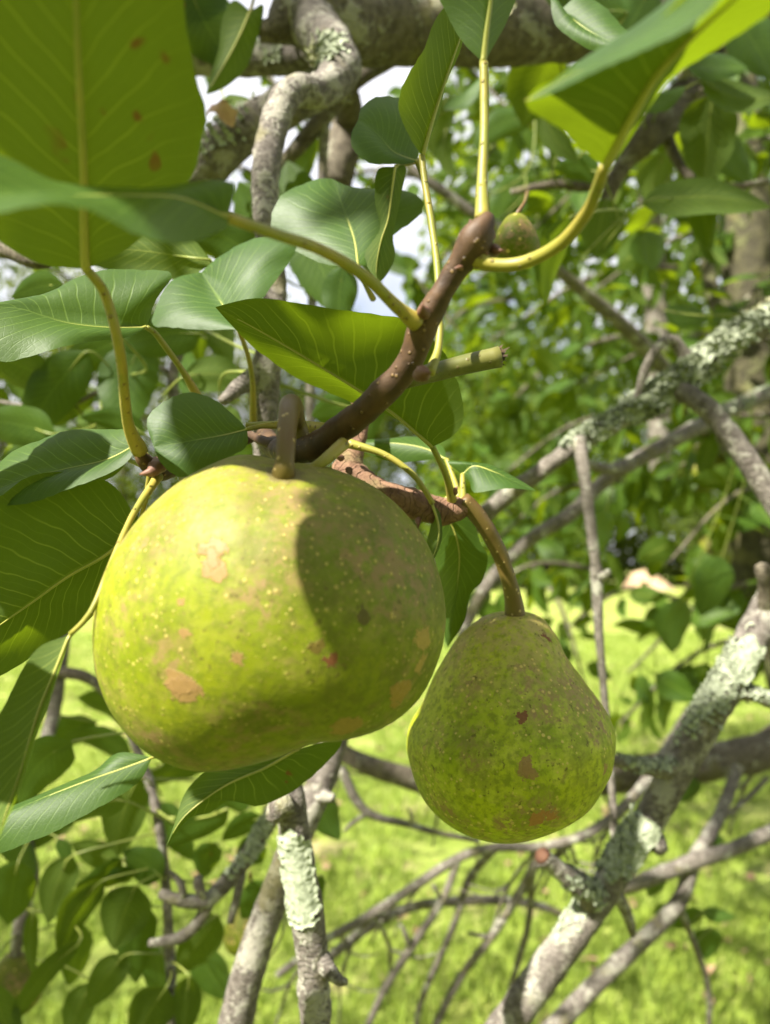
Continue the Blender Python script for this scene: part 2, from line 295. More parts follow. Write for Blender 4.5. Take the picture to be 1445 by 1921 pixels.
def loft_leaf(name, mid, A, B, parent, top=True, nt_=26, ns=5, bulge=0.05, wave=0.0, serr=0.0, mat='leaf'):
    """mid, A, B: world polylines (base, ..., tip); A and B share the end points of mid."""
    m = crom(mid, nt_); a = crom(A, nt_); b_ = crom(B, nt_)
    T = nvec(np.gradient(m, axis=0)); ph = random.uniform(0, 6)
    V, UV = [], []; S = [-1 + k / ns for k in range(2 * ns + 1)]
    nrm = nvec(np.cross(b_ - a + 1e-9, T)); cnt = m.mean(0)
    if np.dot(nrm[nt_ // 2], CAM - cnt) < 0: nrm = -nrm                   # towards the camera
    up = nrm if top else -nrm
    wid = np.linalg.norm(a - b_, axis=1)
    for i in range(nt_):
        t = i / (nt_ - 1)
        for s in S:
            e = a[i] if s < 0 else b_[i]; q = m[i] + (e - m[i]) * abs(s)
            q = q + up[i] * wid[i] * (bulge * math.sin(math.pi * min(1, abs(s))) + wave * abs(s) ** 2 * math.sin(t * 15 + ph + (1.7 if s > 0 else 0)))
            q = q + up[i] * wid[i] * 0.004 * abs(s) * math.sin(2 * math.pi * (12.5 * t - 4.2 * abs(s) + 1.3 * s * s))
            if abs(s) == 1 and serr and 0.05 < t < 0.97: q = q + (e - m[i]) * serr * (random.uniform(-1, 1))
            V.append(q); UV.append((t, s * 0.5 + 0.5))
    w_ = len(S); F = [(i * w_ + k, i * w_ + k + 1, (i + 1) * w_ + k + 1, (i + 1) * w_ + k) for i in range(nt_ - 1) for k in range(w_ - 1)]
    V = np.array(V); f = F[(nt_ // 2) * (w_ - 1) + w_ // 2]; fn = np.cross(V[f[1]] - V[f[0]], V[f[3]] - V[f[0]])
    if np.dot(fn, up[nt_ // 2]) < 0: F = [tuple(reversed(x)) for x in F]
    return mesh(name, V, F, mat, parent, UV), m, up

def hero(parent, mid, A, B, d, da=0.0, db=0.0, top=True, stalk=None, sd=10, rib=7, bulge=0.05, wave=0.02, label=None, nt_=34, dm=0.0, serr=0.012, mat='leaf'):
    """A leaf traced in pixels: mid rib, its two edges; d = depths at base and tip; da, db, dm = depth offsets of edges and mid at half length."""
    def world(pl, off):
        pl = np.asarray(pl, float); c = np.concatenate([[0], np.cumsum(np.linalg.norm(np.diff(pl, axis=0), axis=1))]); c /= c[-1]
        return np.array([P(x, y, d[0] + (d[1] - d[0]) * t + off * math.sin(math.pi * t)) for (x, y), t in zip(pl, c)])
    mid = list(mid); Af = [mid[0]] + list(A) + [mid[-1]]; Bf = [mid[0]] + list(B) + [mid[-1]]
    lf, m, up = loft_leaf('leaf', world(mid, dm), world(Af, da), world(Bf, db), parent, top, nt_, 6, bulge, wave, serr, mat)
    if label: lf['label'] = label
    rr = rib * 0.42 * d[0] / FPX; n = len(m); V, F, UV, _ = tube_geo(m[:int(n * 0.93)] - up[:int(n * 0.93)] * rr * 0.45, rr * np.linspace(1, 0.18, int(n * 0.93)), 6)
    mesh('midrib', V, F, 'midrib', lf, UV)
    if stalk is not None:
        pts = [(x, y, z, sd * k) for (x, y, z), k in zip(stalk, [1.45] + list(np.linspace(.95, 0.84, len(stalk) - 1)))] + [(mid[0][0], mid[0][1], d[0], sd * 0.8)]
        o, _ = tube('petiole', pts, 'petiole', lf, 9, n=max(16, 7 * len(pts)), bump=.07, bscale=160)
    return lf

def prof(t): return (np.sin(np.pi * np.clip(t, 0, 1) ** 0.78) ** 0.72) * (1 - 0.12 * t)
MID = []
def ml(cx, cy, L, W, ang, d, dd=0.0, roll=0.3, bow=0.08, top=True, fold=0.15, host=None):
    """A middle-distance leaf by centre, length, width (pixels), direction base->tip (0 right, 90 down), depth."""
    MID.append((cx, cy, L, W, ang, d, dd, roll, bow, top, fold, host))
def build_mid():
    for (cx, cy, L, W, ang, d, dd, roll, bow, top, fold, host) in MID:
        k_ = random.uniform(.98, 1.25) if d < .7 else 1.1; L *= k_; roll += random.gauss(0, .22); bow += random.gauss(0, .04)
        dr = np.array((math.cos(R(ang)), math.sin(R(ang)))); pe = np.array((-dr[1], dr[0])); c = np.array((cx, cy)); k = 9
        ts = np.linspace(0, 1, k); sp = [c + dr * L * (t - 0.5) + pe * bow * L * math.sin(math.pi * t) for t in ts]; s = d / FPX; dep = [d + dd * (t - 0.5) for t in ts]
        mid = np.array([P(*q, z) for q, z in zip(sp, dep)]); W *= random.uniform(1.0, 1.28); wv = prof(ts) * W * 0.5
        A = np.array([P(*(q - pe * w_), z + (roll + fold) * w_ * s) for q, z, w_ in zip(sp, dep, wv)]); B = np.array([P(*(q + pe * w_), z + (-roll + fold) * w_ * s) for q, z, w_ in zip(sp, dep, wv)])
        A[0] = B[0] = mid[0]; A[-1] = B[-1] = mid[-1]
        base = mid[0]; best = None
        for nm, frs in SAMP.items():
            if host is not None and nm != host.name: continue
            if nm not in HOSTS: continue
            for fr in frs:
                dist = np.linalg.norm(fr[0] - base, axis=1); i = int(dist.argmin())
                if best is None or dist[i] < best[0]: best = (dist[i], nm, fr[0][i])
        par = bpy.data.objects[best[1]]
        lf, m, up = loft_leaf('leaf', mid, A, B, par, top, 16, 3, 0.05, random.uniform(0.0, 0.05), 0.02)
        q = best[2]; v = q - base; r = 0.00055 + 0.0002 * min(1.0, best[0] / 0.05)
        ctl = np.array([np.append(q, r * 1.3), np.append(base + v * 0.55 - UP * best[0] * 0.10 + nvec(base - mid[2]) * best[0] * 0.2, r), np.append(base, r * 0.9), np.append(mid[2], r * 0.4)])
        S = crom(ctl, 14); V, F, UV, _ = tube_geo(S[:, :3], S[:, 3], 6); mesh('petiole', V, F, 'green_stalk', lf, UV)
HOSTS = set()
# ------------------------------------------------------------------ setting: lawn, bank, woodland edge
def fast(name, V, F, mat, parent=None, uv=None, origin=(0, 0, 0), smooth=False):
    me = bpy.data.meshes.new(name); me.from_pydata(np.asarray(V) - np.asarray(origin), [], np.asarray(F))
    if uv is not None:
        lay = me.uv_layers.new(name='UVMap'); lay.data.foreach_set('uv', np.asarray(uv, np.float32)[np.asarray(F).ravel()].ravel())
    if smooth: me.polygons.foreach_set('use_smooth', np.ones(len(me.polygons), bool))
    me.materials.append(M[mat]); me.update(); o = link(bpy.data.objects.new(name, me)); place(o, origin, parent); return o

def lawn_material():
    b = NT('mown_lawn'); o = b.obj(); n1 = b.noise(o, 0.55, 5); n2 = b.noise(o, 6, 5, 0.65); n3 = b.noise(o, 55, 4, 0.7)
    col = b.mix(b.ss(n2, 0.35, 0.65), (0.200, 0.255, 0.036), (0.330, 0.365, 0.088)); col = b.mix(b.ss(n3, 0.35, 0.7), col, (0.13, 0.20, 0.028))
    col = b.mix(b.math('MULTIPLY', b.ss(n1, 0.50, 0.66), 0.6), col, (0.34, 0.34, 0.10))
    bare = b.math('MULTIPLY', b.ss(b.noise(o, 1.7, 5, 0.7), 0.55, 0.64), b.ss(n3, 0.3, 0.6)); col = b.mix(b.math('MULTIPLY', bare, 0.8), col, (0.36, 0.255, 0.165))
    return b.done(b.bsdf(col, 0.9, b.bump(n3, 0.8, 0.03), 0.15))
M['lawn'] = lawn_material()
M['grass'] = leaf_material('grass_blade', (0.175, 0.265, 0.042), (0.18, 0.26, 0.045), (0.38, 0.46, 0.07), far=True, rough=0.45)
M['bank'] = smooth_material('sandy_bank', (0.30, 0.20, 0.11), (0.40, 0.29, 0.18), 1.2, 0.95)
xs = np.concatenate([[-400, -120, -40], np.linspace(-14, 14, 15), [40, 120, 400]]); ys = np.concatenate([[-400, -60, -10], np.linspace(-2, 60, 32), [150, 600]])
GV = [(x, y, 0.05 * math.sin(x * 0.35 + 1) * math.sin(y * 0.22) if abs(x) < 15 and 0 < y < 60 else 0.0) for y in ys for x in xs]; nx = len(xs)
def gz(x, y): return 0.05 * np.sin(x * 0.35 + 1) * np.sin(y * 0.22)
lawn = mesh('lawn', GV, [(j * nx + i, j * nx + i + 1, (j + 1) * nx + i + 1, (j + 1) * nx + i) for j in range(len(ys) - 1) for i in range(nx - 1)], 'lawn', origin=(0, 0, 0)); lawn['kind'] = 'structure'

def leaf_cloud(cent, size, seed, aspect=0.62, droop=0.35):
    """Folded leaf-shaped pairs of triangles at the given centres."""
    g = np.random.default_rng(seed); n = len(cent); d = nvec(g.normal(size=(n, 3)) + np.array((0, 0, -droop))); nn = nvec(np.cross(d, g.normal(size=(n, 3)))); nn = np.where(nn[:, 2:3] < 0, -nn, nn); s = np.cross(d, nn)
    L = size * g.uniform(0.65, 1.25, (n, 1)); W = L * aspect * 0.5
    V = np.stack([cent - d * L * 0.5, cent - s * W + nn * W * 0.35, cent + d * L * 0.5 - nn * L * 0.12, cent + s * W + nn * W * 0.35], 1).reshape(-1, 3)
    k = np.arange(n)[:, None] * 4; F = np.concatenate([k + np.array([[0, 1, 2]]), k + np.array([[0, 2, 3]])])
    UV = np.tile(np.array([(0, .5), (.45, 0), (1, .5), (.45, 1)]), (n, 1)); return V, F, UV

def wood_tree(x, y, h, cr, kind, label, z0=1.2):
    t = thing('woodland_tree', label, 'tree', (x, y, 0), 'trees along the far edge of the lawn'); g = np.random.default_rng(kind * 13 + int(abs(x) * 7))
    pw = crom([(x, y, -0.1), (x + g.normal(0, .2), y, h * 0.4), (x + g.normal(0, .5), y, h * 0.85)], 10); V, F, UV, _ = tube_geo(pw, np.linspace(0.026 * h * 0.8 + 0.04, 0.04, 10), 8); mesh('trunk', V, F, 'trunk_bark', t, UV, origin=(x, y, 0))
    for k in range(3):
        a = g.uniform(0, 6.28); z = h * g.uniform(0.35, 0.6); pw = crom([(x, y, z), (x + math.cos(a) * cr * .4, y + math.sin(a) * cr * .4, z + h * .12), (x + math.cos(a) * cr * .75, y + math.sin(a) * cr * .75, z + h * .2)], 7)
        V, F, UV, _ = tube_geo(pw, np.linspace(0.1, 0.03, 7), 6); mesh('limb', V, F, 'trunk_bark', t, UV)
    nc = 80; cc = nvec(g.normal(size=(nc, 3))) * (g.uniform(0.35, 1, (nc, 1)) ** 0.5) * np.array((cr, cr, (h - z0) * 0.52)) + np.array((x, y, z0 + (h - z0) * 0.52))
    pts = np.repeat(cc, 95, 0) + g.normal(size=(nc * 95, 3)) * np.array((cr * 0.20, cr * 0.20, cr * 0.15)); pts = pts[pts[:, 2] > 0.3]
    V, F, UV = leaf_cloud(pts, 0.42, kind + 3); fast('crown', V, F, 'wood_leaf', t, UV, origin=(x, y, 0))
WT = [(-31, 47, 20.2, 6.2, 'tall woodland tree at the far lawn edge, seen left under the big blurred leaf'), (-23, 52, 23.2, 6.9, 'broad woodland tree beyond the lawn, behind the two sunlit leaves'),
      (-16, 46, 18.6, 5.6, 'woodland tree beyond the lawn, seen left of the grey upright branch'), (-9, 50, 21.7, 6.2, 'woodland tree beyond the lawn, hidden behind the large pear'), (-3.5, 47, 17.1, 5.0, 'woodland tree beyond the lawn, just left of the brown spur'),
      (2.0, 49, 16.3, 5.0, 'woodland tree beyond the lawn, between the two pears'), (6.5, 46, 15.5, 4.5, 'woodland tree at the lawn edge, above the smaller pear'), (11, 51, 18.6, 5.5, 'woodland tree at the lawn edge, beside the hanging grey twig'),
      (19.5, 47.5, 18.6, 5.4, 'woodland tree at the lawn edge, right of the pale sandy bank'), (25, 50, 21.7, 6.2, 'woodland tree beyond the lawn, behind the mossy trunk'), (32, 48, 20.2, 6.2, 'woodland tree at the far right end of the lawn')]
for i, (x, y, h, cr, lb) in enumerate(WT): wood_tree(x, y, h, cr, i, lb, 1.0 + (i % 3) * 0.5)
g = np.random.default_rng(3); pts = np.stack([g.uniform(-60, 60, 24000), g.uniform(53, 60, 24000), np.abs(g.normal(0, 3.6, 24000))], 1)
V, F, UV = leaf_cloud(pts, 0.75, 5); u = fast('undergrowth', V, F, 'wood_leaf', None, UV); u['kind'] = 'stuff'; u['label'] = 'dark undergrowth under the woodland edge'; u['category'] = 'undergrowth'
BV, BF = [], []
for j in range(9):
    for i in range(17):
        a = i / 16; bb = j / 8; BV.append((14.8 + 2.8 * a, 44.6 + 2.2 * bb, -0.05 + (1.25 * math.sin(math.pi * a) ** 0.7 * math.sin(math.pi * bb * 0.5) ** 0.8) + 0.12 * mnoise.noise(Vector((a * 6, bb * 4, 1)))))
BF = [(j * 17 + i, j * 17 + i + 1, (j + 1) * 17 + i + 1, (j + 1) * 17 + i) for j in range(8) for i in range(16)]
bk = mesh('hill', BV, BF, 'bank', origin=(16, 45, 0)); bk['kind'] = 'structure'; bk['label'] = 'pale sunlit sandy bank at the far edge of the lawn'

# ------------------------------------------------------------------ the pear tree itself: trunk and the crown overhead and behind, with leaves added for shade
pt_o = P(1700, 1100, 1.5) * np.array((1, 1, 0)); tree = thing('pear_tree', 'mossy upright pear trunk behind the lichened branches, with crown and added shade leaves overhead', 'tree', pt_o)
tb = np.array([np.append(np.array((pt_o[0], pt_o[1], -0.03)), 0.085), np.append(P(1610, 1700, 1.5), .07), np.append(P(1500, 1280, 1.5), .06), np.append(P(1430, 1080, 1.5), .055), np.append(P(1412, 800, 1.5), .05), np.append(P(1400, 450, 1.52), .05), np.append(P(1370, 100, 1.6), .045), np.append(P(1300, -500, 1.8), .03)])
S = crom(tb, 60); V, F, UV, trf = tube_geo(S[:, :3], S[:, 3], 14, 0.12, 14); mesh('trunk', V, F, 'trunk_bark', tree, UV, origin=pt_o)
for (a_, lab) in (([(1240, 900, 2.0, 40), (1232, 600, 2.0, 44), (1215, 330, 2.0, 42), (1190, 100, 2.1, 36), (1150, -200, 2.2, 26)], None), ([(1385, 400, 1.52, 50), (1300, 150, 1.7, 46), (1180, -80, 1.8, 36)], None),
                  ([(1380, 900, 1.5, 40), (1285, 745, 1.2, 32), (1200, 640, 1.1, 30), (1075, 530, 1.0, 24), (960, 440, .95, 18)], None), ([(1395, 650, 1.5, 34), (1340, 560, 1.6, 28), (1320, 430, 1.7, 22), (1300, 330, 1.8, 16)], None)):
    tube('limb', a_, 'twig_bark' if a_[0][0] < 1390 else 'trunk_bark', tree, 9, step=0.02, bump=0.1, bscale=30)
SUNV = np.array(SUN)
def sun_gap(pts, targets, rad):
    keep = np.ones(len(pts), bool)
    for tg in targets:
        v = pts - tg; al = v @ SUNV; dist = np.linalg.norm(v - al[:, None] * SUNV, axis=1); keep &= ~((al > 0) & (dist < rad))
    return keep
def in_view(p, margin=0):
    v = p - CAM; d = v @ FWD; x = CX + (v @ RIGHT) / np.maximum(d, 1e-3) * FPX; y = CY - (v @ UP) / np.maximum(d, 1e-3) * FPX
    return (d > 0.02) & (x > -margin) & (x < 1445 + margin) & (y > -margin) & (y < 1921 + margin), x, y, d
SUNLIT = [P(80, 430, .14), P(250, 350, .135), P(300, 200, .12), P(60, 200, .118), P(150, 100, .11), P(250, 60, .105), P(450, 920, .165), P(560, 960, .16), P(330, 960, .17), P(240, 1100, .165), P(480, 1300, .145), P(400, 1400, .16), P(230, 1280, .165), P(520, 1050, .145), P(330, 1150, .15), P(420, 1000, .15), P(300, 1330, .15), P(150, 570, .22), P(430, 530, .25), P(150, 200, .12), P(60, 330, .11), P(230, 1000, .18), P(120, 1500, .26), P(560, 680, .2), P(250, 400, .12), P(50, 620, .22), P(400, 560, .25), P(1100, 120, .113), P(1200, 75, .108), P(1110, 40, .29), P(330, 400, .12)]
SHADED = [P(955, 1250, .24), P(900, 1400, .23), P(1040, 1420, .24), P(955, 1500, .24), P(960, 1180, .25), P(110, 1060, .21), P(870, 1080, .26), P(640, 420, .28), P(370, 815, .19)]
g = np.random.default_rng(11)
def clump(n, per, lo, hi, sd):
    c = g.uniform(lo, hi, (n, 3)); return np.repeat(c, per, 0) + g.normal(size=(n * per, 3)) * sd
over = np.concatenate([clump(620, 20, (-4.2, -2.6, 2.3), (3.2, 3.8, 3.6), 0.16), clump(420, 20, (-2.6, -2.4, 0.7), (2.4, -0.45, 2.5), 0.13), clump(110, 20, (-2.2, -0.6, 1.3), (-0.75, 0.5, 2.6), 0.13)])  # unseen crown leaves added above and behind the camera to hold back light
for tg in SHADED:                       # unseen leaf clumps added sunward to shade the smaller pear and inner leaves
    over = np.concatenate([over, np.repeat([tg + SUNV * s_ for s_ in g.uniform(.5, 1.6, 7)], 5, 0) + g.normal(size=(35, 3)) * .045])
iv, x_, y_, d_ = in_view(over, 60); over = over[~iv & (np.linalg.norm(over - CAM, axis=1) > .33) & sun_gap(over, SUNLIT, 0.075)]  # gaps opened towards the sun for the SUNLIT spots
behind = clump(1200, 15, (0.1, 1.7, 1.4), (3.2, 4.8, 3.7), 0.13)
iv, x_, y_, d_ = in_view(behind, 0); behind = behind[~(iv & ((x_ < 790) | (y_ > 1100) | ((y_ > 960) & (x_ > 1130)) | ((d_ < 2.0) & (y_ > 700))))]
V, F, UV = leaf_cloud(np.concatenate([over, behind]), 0.075, 21)
def shade_leaf(c, along, across, L, W):     # one added sun-blocking leaf: axis, width direction
    global V, F, UV
    nn = nvec(np.cross(along, across)); ts = np.linspace(0, 1, 9); k0 = len(V); vs, uv = [], []
    for t in ts:
        for s_ in (-1, 0, 1): vs.append(c + along * L * (t - .5) + across * s_ * W * .5 * float(prof(t)) + nn * (.1 * abs(s_) * W - .08 * L * t * t)); uv.append((t, s_ * .5 + .5))
    fs = [(k0 + i * 3 + k, k0 + i * 3 + k + 1, k0 + (i + 1) * 3 + k + 1) for i in range(8) for k in (0, 1)] + [(k0 + i * 3 + k, k0 + (i + 1) * 3 + k + 1, k0 + (i + 1) * 3 + k) for i in range(8) for k in (0, 1)]
    V = np.concatenate([V, vs]); F = np.concatenate([F, fs]); UV = np.concatenate([UV, uv])
def shade(px, c, d, rx, dep, s_, grow=1.0):  # adds an unseen leaf towards the sun, sized to shade the given spots
    q = []
    for x, y in px:
        u = min(.999, math.hypot(x - c[0], y - c[1]) / rx); q.append(P(x, y, d - dep * math.sqrt(1 - u * u)))
    q = np.array(q); m = q.mean(0); e1 = nvec(np.cross(SUNV, (0.3, 1, 0.2))); e2 = np.cross(SUNV, e1); xy = np.stack([(q - m) @ e1, (q - m) @ e2], 1); _u, _s, vt_ = np.linalg.svd(xy - xy.mean(0)); pr = xy @ vt_.T; mn, mx_ = pr.min(0), pr.max(0); ce = (mn + mx_) / 2 @ vt_; L, W = (mx_ - mn) * grow
    shade_leaf(m + e1 * ce[0] + e2 * ce[1] + SUNV * s_, e1 * vt_[0, 0] + e2 * vt_[0, 1], e1 * vt_[1, 0] + e2 * vt_[1, 1], L * 1.15, max(W * 1.25, .03))
B1 = ((505, 1145), .182, 325, .0375); B2 = ((955, 1400), .262, 200, .037)
shade([(20, 930), (160, 920), (40, 1180), (150, 1080), (90, 1000)], (100, 1050), .214, 1000, .0001, .09); shade([(20, 850), (200, 830), (60, 900), (180, 890)], (100, 900), .21, 1000, .0001, .08)  # added leaves that shade the dark leaves at the left
gl = np.random.default_rng(2); e1_ = nvec(np.cross(SUNV, (0.3, 1, 0.2))); e2_ = np.cross(SUNV, e1_)
for x in range(-140, 441, 95):               # unseen spray added to keep the sun off the big blurred leaf
    for y in range(-230, 190, 105):
        an_ = gl.uniform(0, 6.28); q = P(x + gl.uniform(-20, 20), y + gl.uniform(-20, 20), .146 - .00007 * (400 - y)) + SUNV * gl.uniform(.16, .22)
        if sun_gap(q[None], [P(450, 920, .165), P(560, 960, .16), P(330, 960, .17), P(500, 1000, .15), P(640, 930, .165), P(400, 1000, .15), P(560, 900, .165), P(600, 1000, .155), P(680, 920, .17), P(480, 880, .17)], .013)[0]: shade_leaf(q, e1_ * math.cos(an_) + e2_ * math.sin(an_), -e1_ * math.sin(an_) + e2_ * math.cos(an_), .036, .027)
shade([(60, 1250), (20, 1400), (100, 1280), (10, 1500), (40, 1300)], (60, 1300), .157, 1000, .0001, .06)
shade([(850, 1190), (800, 1290), (900, 1170), (830, 1240), (780, 1350)], *B2, .36, 1.1); shade([(1060, 1230), (1110, 1290), (1145, 1370), (1080, 1320)], *B2, .40, 1.2)
shade([(860, 1230), (800, 1330), (770, 1420), (830, 1500), (930, 1350), (900, 1450)], *B2, .38); shade([(940, 1170), (1010, 1180), (1060, 1250), (900, 1230), (980, 1320), (1080, 1330)], *B2, .34); shade([(930, 1350), (1080, 1340), (1130, 1400), (1000, 1480), (900, 1450), (1060, 1480)], *B2, .44)  # added leaves that keep the smaller pear out of the sun
cw = fast('crown', V, F, 'leaf_far', tree, UV, origin=pt_o); cw['kind'] = 'stuff'  # crown mesh, including the added shade leaves
# ------------------------------------------------------------------ branches
def branch(name, label, pts, mat, seg=12, step=0.004, bump=0.10, bscale=70, ring=0.0, cat='branch', group=None, host=True):
    t = thing(name, label, cat, P(*pts[0][:3]), group); o, fr = tube('wood', pts, mat, t, seg, step, bump, bscale, ring)
    if host: HOSTS.add(t.name)
    return t, fr
def sub(parent, pts, mat, name='side_twig', seg=9, step=0.004, bump=0.1, bscale=90, ring=0.0):
    return tube(name, pts, mat, parent, seg, step, bump, bscale, ring)

limb, f_limb = branch('limb_branch', 'thick lichen-spotted limb crossing the top of the picture', [(1700, -60, 1.0, 150), (1420, 20, .8, 140), (1200, 45, .62, 130), (1050, 52, .56, 120), (860, 60, .52, 118), (720, 55, .50, 125), (620, 45, .47, 130), (560, 30, .46, 110), (515, 55, .45, 50), (488, 58, .45, 36)], 'limb_bark', 18, 0.006, .10, 40)
lichen(f_limb, .60, .80, 80, 34, 60, .009, limb); lichen(f_limb, .52, .9, 120, 50, 50, .008, limb, 'lichen_dark'); lichen(f_limb, .25, .5, 70, 40, 40, .008, limb, 'lichen_dark')
grey, f_grey = branch('grey_branch', 'pale grey upright branch running behind the large pear from the limb', [(575, 30, .455, 90.0), (618, 85, .43, 82.8), (640, 128, .41, 75.6), (600, 170, .385, 63.0), (545, 175, .37, 55.8), (515, 235, .36, 54.0), (500, 310, .35, 52.2), (497, 380, .345, 50.4), (502, 450, .34, 45.0), (516, 540, .335, 43.2), (508, 640, .33, 46.8), (497, 720, .33, 55.8), (497, 800, .33, 50.4), (505, 950, .335, 50.4), (520, 1250, .335, 52.2), (535, 1440, .335, 54.0), (545, 1510, .33, 57.6), (560, 1610, .33, 59.4), (578, 1720, .33, 61.2), (588, 1820, .33, 59.4), (592, 1921, .33, 57.6), (596, 2050, .33, 54.0)], 'grey_bark', 18, .003, .13, 110, .09)
sub(grey, [(490, 700, .33, 40), (455, 722, .322, 34), (432, 740, .316, 26), (418, 752, .312, 20)], 'grey_bark', 'broken_stub', 10, .002, .2, 200)
sub(grey, [(590, 1790, .33, 46), (618, 1822, .325, 30), (636, 1838, .322, 22), (650, 1842, .32, 12)], 'grey_bark', 'broken_stub', 10, .002, .25, 200)
sub(grey, [(540, 1505, .325, 58), (520, 1520, .322, 44), (510, 1540, .32, 26)], 'grey_bark', 'broken_stub', 10, .003, .2, 150)
lichen_sheet(f_grey, .80, .885, -75, 70, grey, 1, 210); lichen(f_grey, .10, .155, 150, 45, 55, .006, grey, lift=.6); lichen(f_grey, .09, .15, 250, 50, 60, .005, grey, 'lichen_dark', lift=.9)
low, f_low = branch('leaning_branch', 'mottled grey branch leaning left below the large pear, behind the upright one', [(640, 1330, .44, 50), (612, 1440, .43, 54), (580, 1520, .42, 54), (530, 1640, .42, 56), (500, 1720, .42, 58), (470, 1810, .42, 62), (440, 1921, .42, 66), (415, 2020, .42, 66)], 'grey_bark', 14, .004, .09, 90)
sub(low, [(590, 1500, .42, 34), (612, 1494, .415, 24), (626, 1498, .412, 16)], 'grey_bark', 'broken_stub', 9, .003, .2, 150)
left1, f_l1 = branch('mottled_branch', 'mottled branch behind the big blurred leaf, joining the limb from lower left', [(250, 420, .50, 90), (350, 345, .48, 88), (420, 275, .47, 84), (490, 225, .47, 80), (560, 185, .47, 76), (640, 150, .48, 60)], 'grey_bark', 14, .005, .1, 70)
lichen(f_l1, .40, .62, 70, 30, 50, .006, left1, lift=.5)
mesh('bark_flake', *(lambda q: ([q + RIGHT * (x * .0085 + y * .002) + UP * (y * .0042 * (1 + .35 * math.sin(x * 5 + y)) - x * .003) - FWD * (.011 * math.cos(x * 1.3) + .003 * y * x) for y in (-1, 0, 1) for x in np.linspace(-1, 1, 7)], [(j * 7 + i, j * 7 + i + 1, (j + 1) * 7 + i + 1, (j + 1) * 7 + i) for j in range(2) for i in range(6)]))(P(418, 220, .452)), 'flake', left1)
left2, _f = branch('short_branch', 'short lichened branch stub left of the limb, behind an upright leaf', [(300, 115, .52, 50), (380, 112, .52, 56), (460, 112, .51, 58), (545, 108, .50, 62), (600, 100, .49, 60)], 'grey_bark', 12, .005, .1, 80)
lichen(_f, .1, .8, 80, 35, 70, .006, left2)
dk, _f = branch('dark_twig', 'dark thin branch sloping down under the limb, behind the upright branch', [(840, 70, .56, 30), (777, 90, .56, 30), (700, 130, .55, 30), (655, 165, .54, 28), (610, 215, .53, 34), (555, 280, .53, 30), (500, 340, .53, 22)], 'limb_bark', 10, .006)
sub(dk, [(612, 205, .53, 24), (608, 260, .53, 20), (604, 350, .53, 18)], 'twig_bark')
sub(dk, [(650, 170, .56, 44), (655, 230, .6, 60), (640, 300, .6, 64), (630, 350, .6, 58)], 'limb_bark', 'side_limb')

spur, f_sp = branch('fruiting_spur', 'dark brown fruiting spur rising from the large pear to a bare bud', [(495, 812, .30, 31.3), (510, 835, .235, 40.5), (545, 846, .205, 46.0), (590, 838, .196, 53.4), (640, 805, .188, 51.5), (700, 755, .180, 49.7), (752, 702, .175, 51.5), (778, 660, .172, 49.7), (800, 600, .169, 53.4), (835, 540, .166, 44.2), (868, 490, .164, 51.5), (893, 452, .162, 64.4), (908, 425, .161, 47.8), (918, 402, .161, 20.2)], 'spur_bark', 18, .0016, .16, 150, .08)
for (x, y, r_, a0) in ((795, 588, 26, -100), (790, 702, 30, -10), (880, 470, 30, -150), (925, 470, 24, 0), (912, 440, 34, -60), (890, 430, 30, -115), (905, 462, 30, 60), (872, 500, 24, 170)):
    V, F, UV, _ = tube_geo(crom([P(x, y, .166), P(x + math.cos(R(a0)) * 8, y + math.sin(R(a0)) * 8, .162), P(x + math.cos(R(a0)) * 20, y + math.sin(R(a0)) * 20, .161)], 8), np.array([1, 1, .95, .85, .7, .5, .3, .1]) * r_ * .5 * .166 / FPX, 10, .25, 300); mesh('bud', V, F, 'bud', spur, UV)
cs, cf = sub(spur, [(760, 712, .190, 34), (820, 697, .195, 36), (870, 684, .196, 37), (925, 672, .197, 39), (938, 669, .197, 41)], 'green_wood', 'green_stub', 14, .002, .04, 120)
pw = cf[0][-1]; CV, CF = [], []
for k in range(26):
    a = random.uniform(0, 6.28); rr = random.uniform(.2, 1) * .0026; q = pw + UP * math.sin(a) * rr - FWD * math.cos(a) * rr; h = random.uniform(.0006, .0026); k0 = len(CV); CV += [q + UP * .0006, q - UP * .0006 - FWD * .0005, q + FWD * .0006, q + RIGHT * h + UP * random.uniform(-.001, .0018) * 1.2]; CF += [(k0, k0 + 1, k0 + 3), (k0 + 1, k0 + 2, k0 + 3), (k0 + 2, k0, k0 + 3)]
mesh('broken_end', CV, CF, 'cut', cs, smooth=False)
tube('leaf_scar_stalk', [(645, 832, .182, 26), (622, 852, .178, 24), (598, 872, .176, 22), (572, 888, .177, 18)], 'petiole', spur, 10, n=12)
tube('cross_stalk', [(462, 798, .212, 12), (520, 797, .212, 16), (570, 800, .212, 22), (615, 806, .205, 26)], 'petiole', spur, 9, n=16)
sub(spur, [(548, 842, .215, 30), (500, 830, .22, 20), (470, 815, .23, 14), (440, 800, .26, 10)], 'spur_bark', 'side_twig')

